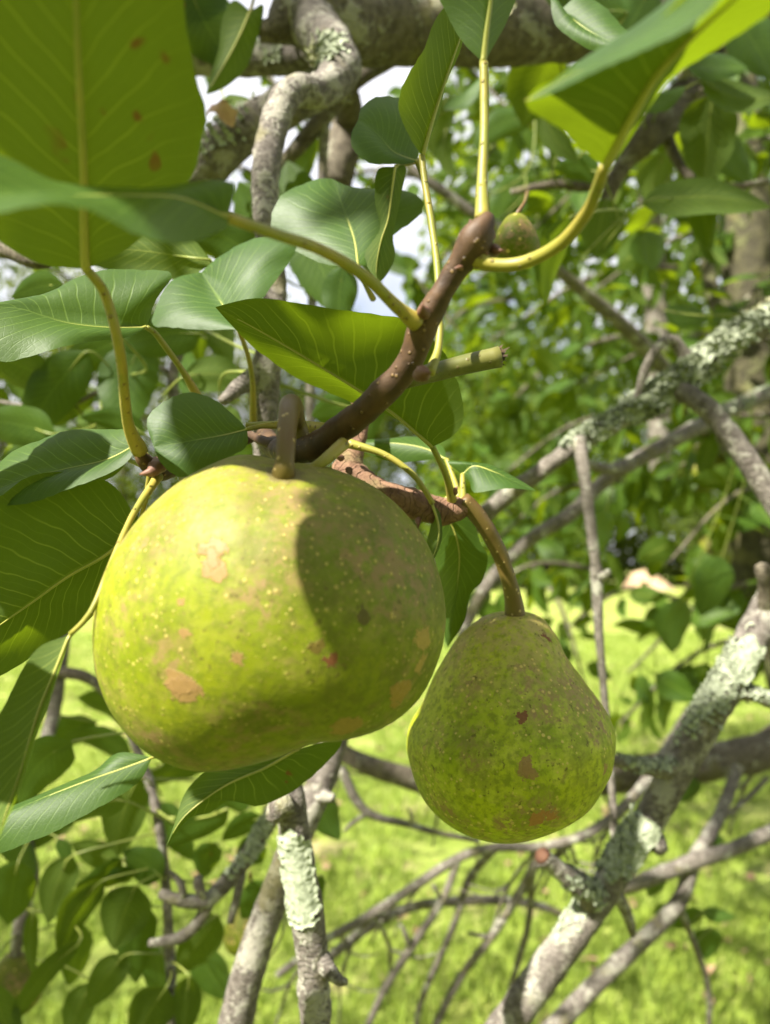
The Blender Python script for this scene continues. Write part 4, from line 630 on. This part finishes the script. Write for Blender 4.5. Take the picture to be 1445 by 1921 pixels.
# on the grey upright branch
hero(grey, [(275, 614), (200, 614), (130, 606), (80, 592), (35, 578), (-40, 575)], [(292, 565), (322, 512), (240, 504), (150, 520), (80, 550)], [(240, 632), (170, 640), (100, 658), (0, 676), (-60, 650)], (.235, .215), .012, -.012, True, [(372, 745, .262), (345, 700, .252), (310, 650, .243), (290, 624, .238)], 13, 8, .06, .02)
hero(grey, [(448, 618), (425, 582), (402, 548), (378, 510)], [(380, 618), (325, 616), (284, 606), (300, 560), (330, 522)], [(478, 575), (497, 556), (540, 492), (556, 447), (470, 450), (410, 482)], (.256, .285), -.004, .006, True, [(475, 800, .30), (474, 720, .28), (466, 670, .268)], 11, 8, .05, .01)
hero(grey, [(464, 805), (420, 816), (370, 825), (330, 832), (288, 838)], [(440, 780), (400, 748), (350, 737), (300, 758), (276, 790)], [(462, 838), (420, 862), (345, 895), (305, 872)], (.196, .192), .004, -.003, True, [(530, 797, .21), (495, 799, .203)], 11, 6, .06, .01)
hero(grey, [(672, 500), (665, 450), (648, 400), (628, 345), (622, 335)], [(590, 490), (520, 450), (506, 420), (530, 368), (590, 336)], [(700, 490), (740, 440), (795, 385), (740, 356), (660, 350)], (.262, .292), .004, .004, True, [(700, 560, .285), (684, 530, .27)], 9, 7, .04, .02)
hero(grey, [(782, 302), (740, 285), (712, 255), (690, 235), (672, 225)], [(790, 250), (765, 190), (715, 180), (680, 200)], [(760, 308), (700, 306), (662, 280), (660, 250)], (.262, .262), .012, -.006, True, [(812, 430, .30), (798, 350, .275)], 10, 6, .05, .01)
hero(grey, [(742, 312), (735, 360), (728, 410), (715, 450), (706, 500), (708, 534)], [(708, 320), (704, 380), (712, 430), (684, 480)], [(762, 314), (752, 370), (738, 440), (742, 480), (726, 515)], (.258, .262), .006, .010, False, [(790, 300, .27)], 8, 6)
hero(grey, [(560, 1405), (500, 1440), (430, 1470), (370, 1510), (335, 1545), (310, 1592)], [(480, 1420), (400, 1438), (350, 1482), (330, 1540)], [(640, 1388), (615, 1430), (555, 1480), (480, 1512), (440, 1498), (395, 1525), (355, 1535)], (.262, .245), .004, .010, False, [(600, 1330, .30), (580, 1370, .28)], 9, 7, .05, .04)
hero(left2, [(470, 20), (455, 55), (435, 95), (412, 135), (386, 178)], [(440, 0), (418, 35), (410, 90), (395, 140)], [(495, 10), (484, 70), (460, 130), (420, 165)], (.44, .42), .004, .012, False, [(500, -60, .48), (482, -20, .46)], 8, 6)
hero(limb, [(1050, 20), (1080, 40), (1110, 60), (1150, 80), (1185, 92)], [(1034, -15), (1040, 40), (1075, 75), (1120, 96)], [(1090, -10), (1130, 10), (1165, 45), (1185, 70)], (.30, .285), .004, .002, True, [(1020, -60, .33)], 8, 7)
# ------------------------------------------------------------------ leaves in the middle distance
for a in [(398, 55, 150, 100, 60, .50, .02, .3, .1, True, .1, left2), (360, -10, 140, 110, 20, .5, .0, .2, .0, True, .1, left2), (455, 190, 60, 26, 10, .47, 0, .5, .1, False, .1, left2),
          (250, 480, 240, 90, 185, .30, .02, .5, .05, False, .1, ub), (70, 545, 100, 52, 165, .34, .01, .4, .08, True, .1, ub), (25, 690, 130, 70, 200, .45, 0, .3, .05, True, .1, ub), (105, 745, 175, 100, 125, .45, .02, .2, .06, True, .1, ub),
          (178, 675, 130, 66, 150, .46, .02, .4, .1, True, .1, ub), (250, 730, 150, 112, 100, .45, -.01, .2, .04, True, .1, ub), (300, 640, 130, 74, 170, .44, .01, .3, .1, True, .1, ub), (408, 722, 130, 60, 10, .43, .02, .5, -.12, False, .15, ub), (432, 795, 70, 50, 60, .42, .0, .3, .05, False, .1, grey),
          (25, 800, 150, 80, 190, .42, .02, .6, .05, True, .1, ub), (140, 770, 80, 40, 140, .47, 0, .4, .1, False, .1, ub), (212, 800, 110, 44, 195, .43, 0, .5, .1, True, .1, ub), (425, 635, 110, 50, 80, .46, .0, .5, .1, False, .1, ub), (385, 640, 100, 36, 95, .48, .02, .5, .05, False, .1, ub),
          (60, 600, 90, 36, 190, .5, .02, .5, .05, True, .1, ub), (600, 510, 170, 90, 65, .42, 0, .3, .06, True, .1, ub), (640, 560, 120, 60, 95, .40, 0, .3, .06, True, .1, grey), (550, 360, 120, 70, 260, .5, 0, .3, .1, True, .1, ub), (470, 400, 130, 80, 250, .5, 0, .3, .1, True, .1, ub),
          (410, 460, 120, 80, 200, .48, 0, .4, .1, True, .1, ub), (690, 800, 110, 60, 110, .40, 0, .3, .08, True, .1, grey), (640, 770, 100, 80, 170, .38, 0, .3, .05, True, .1, grey), (575, 300, 120, 60, 100, .6, 0, .3, .1, True, .1, dk),
          (340, 680, 120, 60, 260, .5, .0, .6, .1, True, .2, ub), (80, 850, 140, 70, 170, .5, .0, .3, .1, True, .2, ub), (170, 840, 120, 60, 200, .5, .0, .3, .1, False, .2, ub),
          # lower left
          (85, 1450, 150, 80, 130, .40, .02, .3, .05, True, .1, lt), (185, 1400, 110, 44, 200, .62, .0, .4, .1, True, .1, vt), (160, 1525, 150, 60, 165, .42, .02, .5, .1, True, .1, vt), (240, 1535, 130, 90, 105, .5, .02, .2, .05, False, .1, vt),
          (370, 1550, 120, 60, 150, .5, .02, .4, .1, True, .1, vt), (392, 1615, 70, 46, 110, .55, 0, .3, .1, True, .1, bl), (25, 1675, 110, 74, 100, .5, 0, .3, .05, True, .1, lt), (113, 1670, 115, 64, 110, .5, .02, .2, .04, False, .1, vt), (185, 1638, 90, 40, 150, .5, 0, .4, -.1, True, .1, vt),
          (222, 1650, 70, 30, 155, .5, .0, .5, .05, True, .1, vt), (152, 1725, 150, 58, 120, .5, .02, .4, .05, False, .1, vt), (235, 1722, 110, 84, 110, .5, .02, .25, .03, False, .1, vt), (268, 1622, 90, 60, 215, .5, .0, .3, .1, True, .1, vt), (268, 1775, 140, 62, 100, .52, .02, .4, .05, True, .1, vt),
          (202, 1842, 110, 52, 125, .52, .02, .3, .04, False, .1, vt), (370, 1772, 120, 72, 125, .56, .02, .25, .04, False, .1, vt), (62, 1770, 110, 30, 90, .52, 0, .6, .05, False, .1, lt), (80, 1855, 190, 36, 128, .5, .02, .6, .06, False, .1, lt), (282, 1905, 120, 70, 120, .5, .02, .3, .05, False, .1, vt),
          (348, 1890, 120, 46, 95, .5, .02, .4, .05, False, .1, vt), (10, 1920, 130, 60, 70, .5, .0, .3, .05, False, .1, lt), (120, 1600, 60, 26, 70, .5, .0, .4, .05, True, .1, lt), (600, 1690, 90, 34, 95, .5, 0, .5, .05, True, .1, low), (620, 1530, 80, 50, 70, .5, 0, .3, .05, True, .1, low), (480, 1690, 80, 60, 130, .55, 0, .3, .05, True, .1, low), (470, 1600, 60, 50, 130, .52, 0, .3, .05, True, .1, low),
          (455, 1555, 90, 44, 150, .55, 0, .3, .1, True, .1, low), (330, 1450, 120, 50, 160, .6, 0, .4, .1, False, .1, vt), (200, 1330, 110, 50, 200, .7, 0, .3, .1, True, .1, lt), (60, 1330, 100, 60, 120, .7, 0, .3, .1, True, .1, lt),
          (40, 1590, 110, 60, 60, .55, 0, .3, .05, True, .1, lt), (100, 1560, 100, 50, 140, .56, 0, .3, .05, False, .1, lt), (140, 1790, 120, 60, 100, .58, 0, .3, .05, True, .1, lt), (230, 1480, 110, 60, 130, .6, 0, .3, .05, True, .1, vt), (180, 1600, 100, 56, 200, .58, 0, .4, .05, False, .1, vt), (330, 1560, 110, 60, 60, .6, 0, .3, .05, True, .1, vt),
          (300, 1830, 120, 60, 80, .55, 0, .3, .05, True, .1, vt), (400, 1830, 110, 60, 60, .6, 0, .3, .05, True, .1, vt), (150, 1900, 120, 60, 110, .55, 0, .3, .05, False, .1, lt), (20, 1480, 120, 70, 100, .6, 0, .3, .05, True, .1, lt), (420, 1500, 100, 50, 200, .62, 0, .3, .05, True, .1, vt), (120, 1390, 120, 60, 150, .65, 0, .3, .05, True, .1, lt),
          # upper right
          (1330, 262, 150, 112, 95, .60, .02, .2, .03, False, .1, rt), (1325, 385, 200, 68, 2, .50, .02, .5, -.06, False, .15, rt), (1345, 122, 105, 52, 5, .55, 0, .4, .05, True, .1, rt), (1390, 165, 130, 60, 10, .56, 0, .4, .05, False, .15, rt), (1240, 180, 90, 40, -20, .5, 0, .5, .05, True, .1, rt), (1420, 90, 120, 90, 60, .6, 0, .3, .05, True, .1, rt),
          (1010, 160, 150, 110, 110, .60, .02, .2, .05, False, .1, rt), (1100, 10, 160, 70, 190, .5, 0, .3, .05, True, .1, limb), (1190, 30, 110, 80, 120, .55, 0, .3, .05, True, .1, limb), (1085, 325, 80, 44, 190, .55, 0, .3, .1, True, .1, rt), (1055, 250, 110, 50, 60, .5, 0, .3, .1, False, .1, rt), (1045, 490, 150, 54, 105, .42, .02, .5, .05, True, .1, rt),
          (1130, 430, 110, 80, 100, .6, 0, .3, .05, False, .1, rt), (830, 240, 110, 60, 100, .7, .02, .4, .1, False, .1, mt_), (845, 290, 90, 30, 80, .7, 0, .5, .1, False, .1, mt_), (945, 250, 120, 60, 150, .8, 0, .3, .1, True, .1, mt_), (870, 170, 90, 24, -40, .5, 0, .7, .1, True, .2, mt_), (1220, 470, 70, 60, 80, .7, 0, .3, .1, True, .1, rt), (1290, 590, 90, 40, 10, .6, 0, .4, .1, True, .1, lic),
          (955, 380, 110, 60, 120, .8, 0, .3, .1, True, .1, mt_), (1380, 300, 100, 60, 60, .7, 0, .3, .1, True, .1, rt), (1300, 40, 110, 70, 150, .6, 0, .3, .1, True, .1, rt), (1240, 340, 110, 60, 100, .7, 0, .3, .1, False, .1, rt), (1180, 260, 90, 60, 120, .66, 0, .3, .1, True, .1, rt),
          (1270, 1175, 95, 70, 100, .95, 0, .3, .05, True, .1, back1), (1335, 1100, 110, 60, 110, .95, 0, .3, .05, True, .1, back1), (1075, 960, 80, 50, 110, .75, 0, .3, .05, True, .1, back1), (1130, 1000, 80, 50, 100, .8, 0, .3, .05, True, .1, back1), (905, 1130, 46, 40, 100, .7, 0, .3, .05, True, .1, back1),
          (1340, 1575, 34, 26, 0, .8, 0, .3, .05, True, .1, far1), (1330, 1770, 56, 50, 100, .8, 0, .2, .05, True, .1, far1), (1290, 1725, 60, 34, 150, .8, 0, .3, .05, True, .1, far1), (1350, 1715, 60, 24, 10, .8, 0, .4, .05, True, .1, far1), (1245, 1715, 40, 36, 110, .8, 0, .3, .05, False, .1, far1), (1280, 1480, 50, 80, 100, .85, 0, .3, .05, True, .1, hor), (1230, 1660, 50, 34, 120, .8, 0, .3, .05, False, .1, far1)]:
    ml(*a)
build_mid()
# ------------------------------------------------------------------ out-of-focus leafy twigs behind
def proto_leaf(k):
    g = np.random.default_rng(50 + k); ts = np.linspace(0, 1, 7); W = g.uniform(.50, .68); dr = g.uniform(.05, .35); fo = g.uniform(.05, .3); V, UV = [(0, -.42, .02), (.02, -.42, .0), (-.02, -.42, 0)], [(0, .5)] * 3
    for t in ts:
        for s in (-1, -.5, 0, .5, 1): V.append((s * W * .5 * float(prof(t)), t, -dr * t * t + fo * abs(s) * W * .5 * float(prof(t)) + .03 * math.sin(7 * t + s * 3))); UV.append((t, s * .5 + .5))
    F = [(3 + i * 5 + k_, 3 + i * 5 + k_ + 1, 3 + (i + 1) * 5 + k_ + 1, 3 + (i + 1) * 5 + k_) for i in range(6) for k_ in range(4)]; n0 = len(V); V += [(0, .02, .02), (.018, .02, -.005), (-.018, .02, -.005)]; UV += [(0, .5)] * 3; F += [(0, 1, n0 + 1, n0), (1, 2, n0 + 2, n0 + 1), (2, 0, n0, n0 + 2)]
    me = bpy.data.meshes.new('leaf'); me.from_pydata(V, [], F); lay = me.uv_layers.new(name='UVMap'); vi = np.empty(len(me.loops), np.int32); me.loops.foreach_get('vertex_index', vi); lay.data.foreach_set('uv', np.array(UV, np.float32)[vi].ravel())
    me.polygons.foreach_set('use_smooth', np.ones(len(me.polygons), bool)); me.materials.append(M['leaf_far']); return me
PROTO = [proto_leaf(k) for k in range(5)]
def bg_twig(pts, nl, label, group, size=.065):
    t = thing('background_twig', label, 'twig', P(*pts[0][:3]), group); o, fr = tube('wood', pts, 'limb_bark', t, 6, step=.02); pw, rad, T = fr[:3]
    for k in range(nl):
        i = random.randrange(len(pw)); d = nvec(rng.normal(size=3) * .8 + T[i] * .35 + np.array((0, 0, -.55))); z = nvec(np.cross(d, rng.normal(size=3))); z = z if z[2] > 0 else -z; x = np.cross(d, z)
        s = size * random.uniform(.7, 1.25); lf = link(bpy.data.objects.new('leaf', random.choice(PROTO))); lf.parent = t; lf.matrix_parent_inverse = Matrix.Identity(4)
        lf.matrix_local = Matrix.Translation(Vector(pw[i] + d * .42 * s - ORI[t.name])) @ Matrix(((x[0], d[0], z[0], 0), (x[1], d[1], z[1], 0), (x[2], d[2], z[2], 0), (0, 0, 0, 1))) @ Matrix.Scale(s, 4)
BG = [(270, 300, 640, 430, 1.2, 30, .062, 'behind the upright grey branch, under the mottled branch'), (330, 40, 620, 290, 1.3, 26, .062, 'between the short lichened branch and the limb'), (-60, 470, 260, 640, 1.4, 18, .06, 'at the left edge behind the sunlit leaves'), (600, 430, 860, 620, 1.5, 24, .062, 'in the gap between the blue-green leaf and the dark spur'), (1490, 250, 1240, 420, 1.0, 28, .065, 'over the upper part of the mossy trunk'), (1490, 40, 1290, 230, .9, 22, .065, 'in the top right corner behind the thick yellow stalk'), (1500, 500, 1320, 700, 1.1, 26, .065, 'over the middle of the mossy trunk'), (1130, 1070, 860, 1150, 1.3, 22, .06, 'breaking the far lawn edge above the smaller pear'), (1250, 330, 1000, 430, 1.2, 24, .065, 'below the thick yellow stalk, right of the small fruit'),
      (1000, 400, 770, 560, 1.7, 22, .065, 'just right of the dark spur, level with its bud'), (960, 560, 760, 720, 1.9, 22, .065, 'in the gap under the broken green stub'), (880, 100, 700, 340, 1.6, 18, .06, 'against the sky behind the leaf with the long stalk'), (780, 330, 560, 420, 1.8, 14, .06, 'behind the blue-green leaf beside the upright branch'),
      (1500, 640, 1080, 720, 1.3, 30, .065, 'just behind the crest of the lichen branch'), (1500, 780, 1150, 900, 1.2, 28, .065, 'below the lichen branch, behind the pale side twig'), (1480, 420, 1090, 560, 1.5, 32, .065, 'across the mossy trunk, above the lichen branch'),
      (1300, 500, 920, 640, 1.7, 32, .065, 'level with the broken green stub'), (1200, 620, 890, 830, 1.6, 34, .065, 'between the green stub and the lichen branch'), (1250, 780, 930, 900, 1.5, 30, .065, 'above the lower end of the lichen branch'),
      (1400, 850, 1100, 1020, 1.3, 28, .065, 'right of the hanging grey twig, left of the mossy trunk'), (1200, 900, 900, 1040, 1.5, 30, .065, 'behind the curved stalk of the smaller pear'), (1150, 380, 900, 520, 1.9, 24, .065, 'behind the small half-hidden pear'), (1500, 900, 1250, 1060, 1.1, 24, .065, 'low in front of the mossy trunk'),
      (1480, 1080, 1180, 1260, 1.25, 30, .065, 'over the bright lawn, nearest the diagonal branch'), (1460, 1180, 1140, 1380, 1.35, 24, .065, 'lowest over the bright lawn, right of the smaller pear'), (1290, 1130, 1060, 1180, 1.6, 16, .065, 'at the far lawn edge beside the pale bank'), (1000, 1060, 1110, 1330, 1.7, 14, .065, 'right above the shoulder of the smaller pear'),
      (700, 60, 960, 210, 1.3, 10, .06, 'against the bright sky just under the limb'), (1050, 200, 890, 330, 1.8, 18, .06, 'against the sky between two upright leaf stalks'), (-80, 700, 330, 820, .9, 18, .06, 'in the shade above the rounded leaf'), (-60, 900, 200, 760, 1.1, 16, .06, 'at the left edge behind the yellow stalk')]
for (x0, y0, x1, y1, d, n_, sz, lb) in BG:
    bg_twig([(x0, y0, d + .1, 11), ((x0 + x1) / 2, (y0 + y1) / 2 - 50, d, 8), (x1, y1, d - .05, 4)], n_, 'out-of-focus leafy twig ' + lb, 'blurred leafy twigs in the background', sz)
# ------------------------------------------------------------------ grass
g = np.random.default_rng(4); n = 120000; y = 1.6 + (g.uniform(0, 1, n) ** 1.7) * 15; x = g.uniform(-1, 1, n) * (0.62 * y + .5)
keep = np.array([mnoise.noise(Vector((a * 1.9, b_ * 1.9, 4))) > -0.28 + 0.3 * random.random() - .15 for a, b_ in zip(x, y)]); x, y = x[keep], y[keep]; n = len(x)
h = g.uniform(.025, .07, n) * (1 + y * .03); wd = g.uniform(.0022, .0045, n) * (1 + y * .16); a = g.uniform(0, 6.28, n); ln = g.uniform(.1, .9, n); b0 = np.stack([x, y, gz(x, y) - .004], 1); sdv = np.stack([np.cos(a), np.sin(a), 0 * a], 1) * wd[:, None]; le = np.stack([-np.sin(a), np.cos(a), 0 * a], 1) * (ln * h)[:, None]; z = np.array((0, 0, 1.0))
V = np.stack([b0 - sdv, b0 + sdv, b0 + le * .4 + z * (h * .6)[:, None] + sdv * .8, b0 + le * .4 + z * (h * .6)[:, None] - sdv * .8, b0 + le + z * h[:, None]], 1).reshape(-1, 3); k = np.arange(n)[:, None] * 5
F = np.concatenate([k + np.array([[0, 1, 2]]), k + np.array([[0, 2, 3]]), k + np.array([[3, 2, 4]])]); UV = np.tile(np.array([(0, 0), (0, 1), (.6, 1), (.6, 0), (1, .5)]), (n, 1))
gr = fast('grass', V, F, 'grass', None, UV); gr['kind'] = 'stuff'; gr['label'] = 'short green grass of the lawn below the tree'; gr['category'] = 'grass'
M['dry_leaf'] = smooth_material('dry_leaf', (0.16, 0.085, 0.045), (0.30, 0.19, 0.12), 30, 0.8)
g = np.random.default_rng(8); cc = np.stack([g.uniform(-3.5, 3.8, 70), g.uniform(2.6, 9, 70), np.zeros(70)], 1); pts = np.repeat(cc, 9, 0) + g.normal(size=(630, 3)) * np.array((.22, .22, 0)); pts[:, 2] = gz(pts[:, 0], pts[:, 1]) + .045
V, F, UV = leaf_cloud(pts, .075, 31); V[:, 2] = np.repeat(pts[:, 2], 4) + (V[:, 2] - np.repeat(pts[:, 2], 4)) * .35; fl = fast('fallen_leaves', V, F, 'dry_leaf', None, UV); fl['kind'] = 'stuff'; fl['label'] = 'dry brown leaves scattered over the lawn'; fl['category'] = 'leaves'
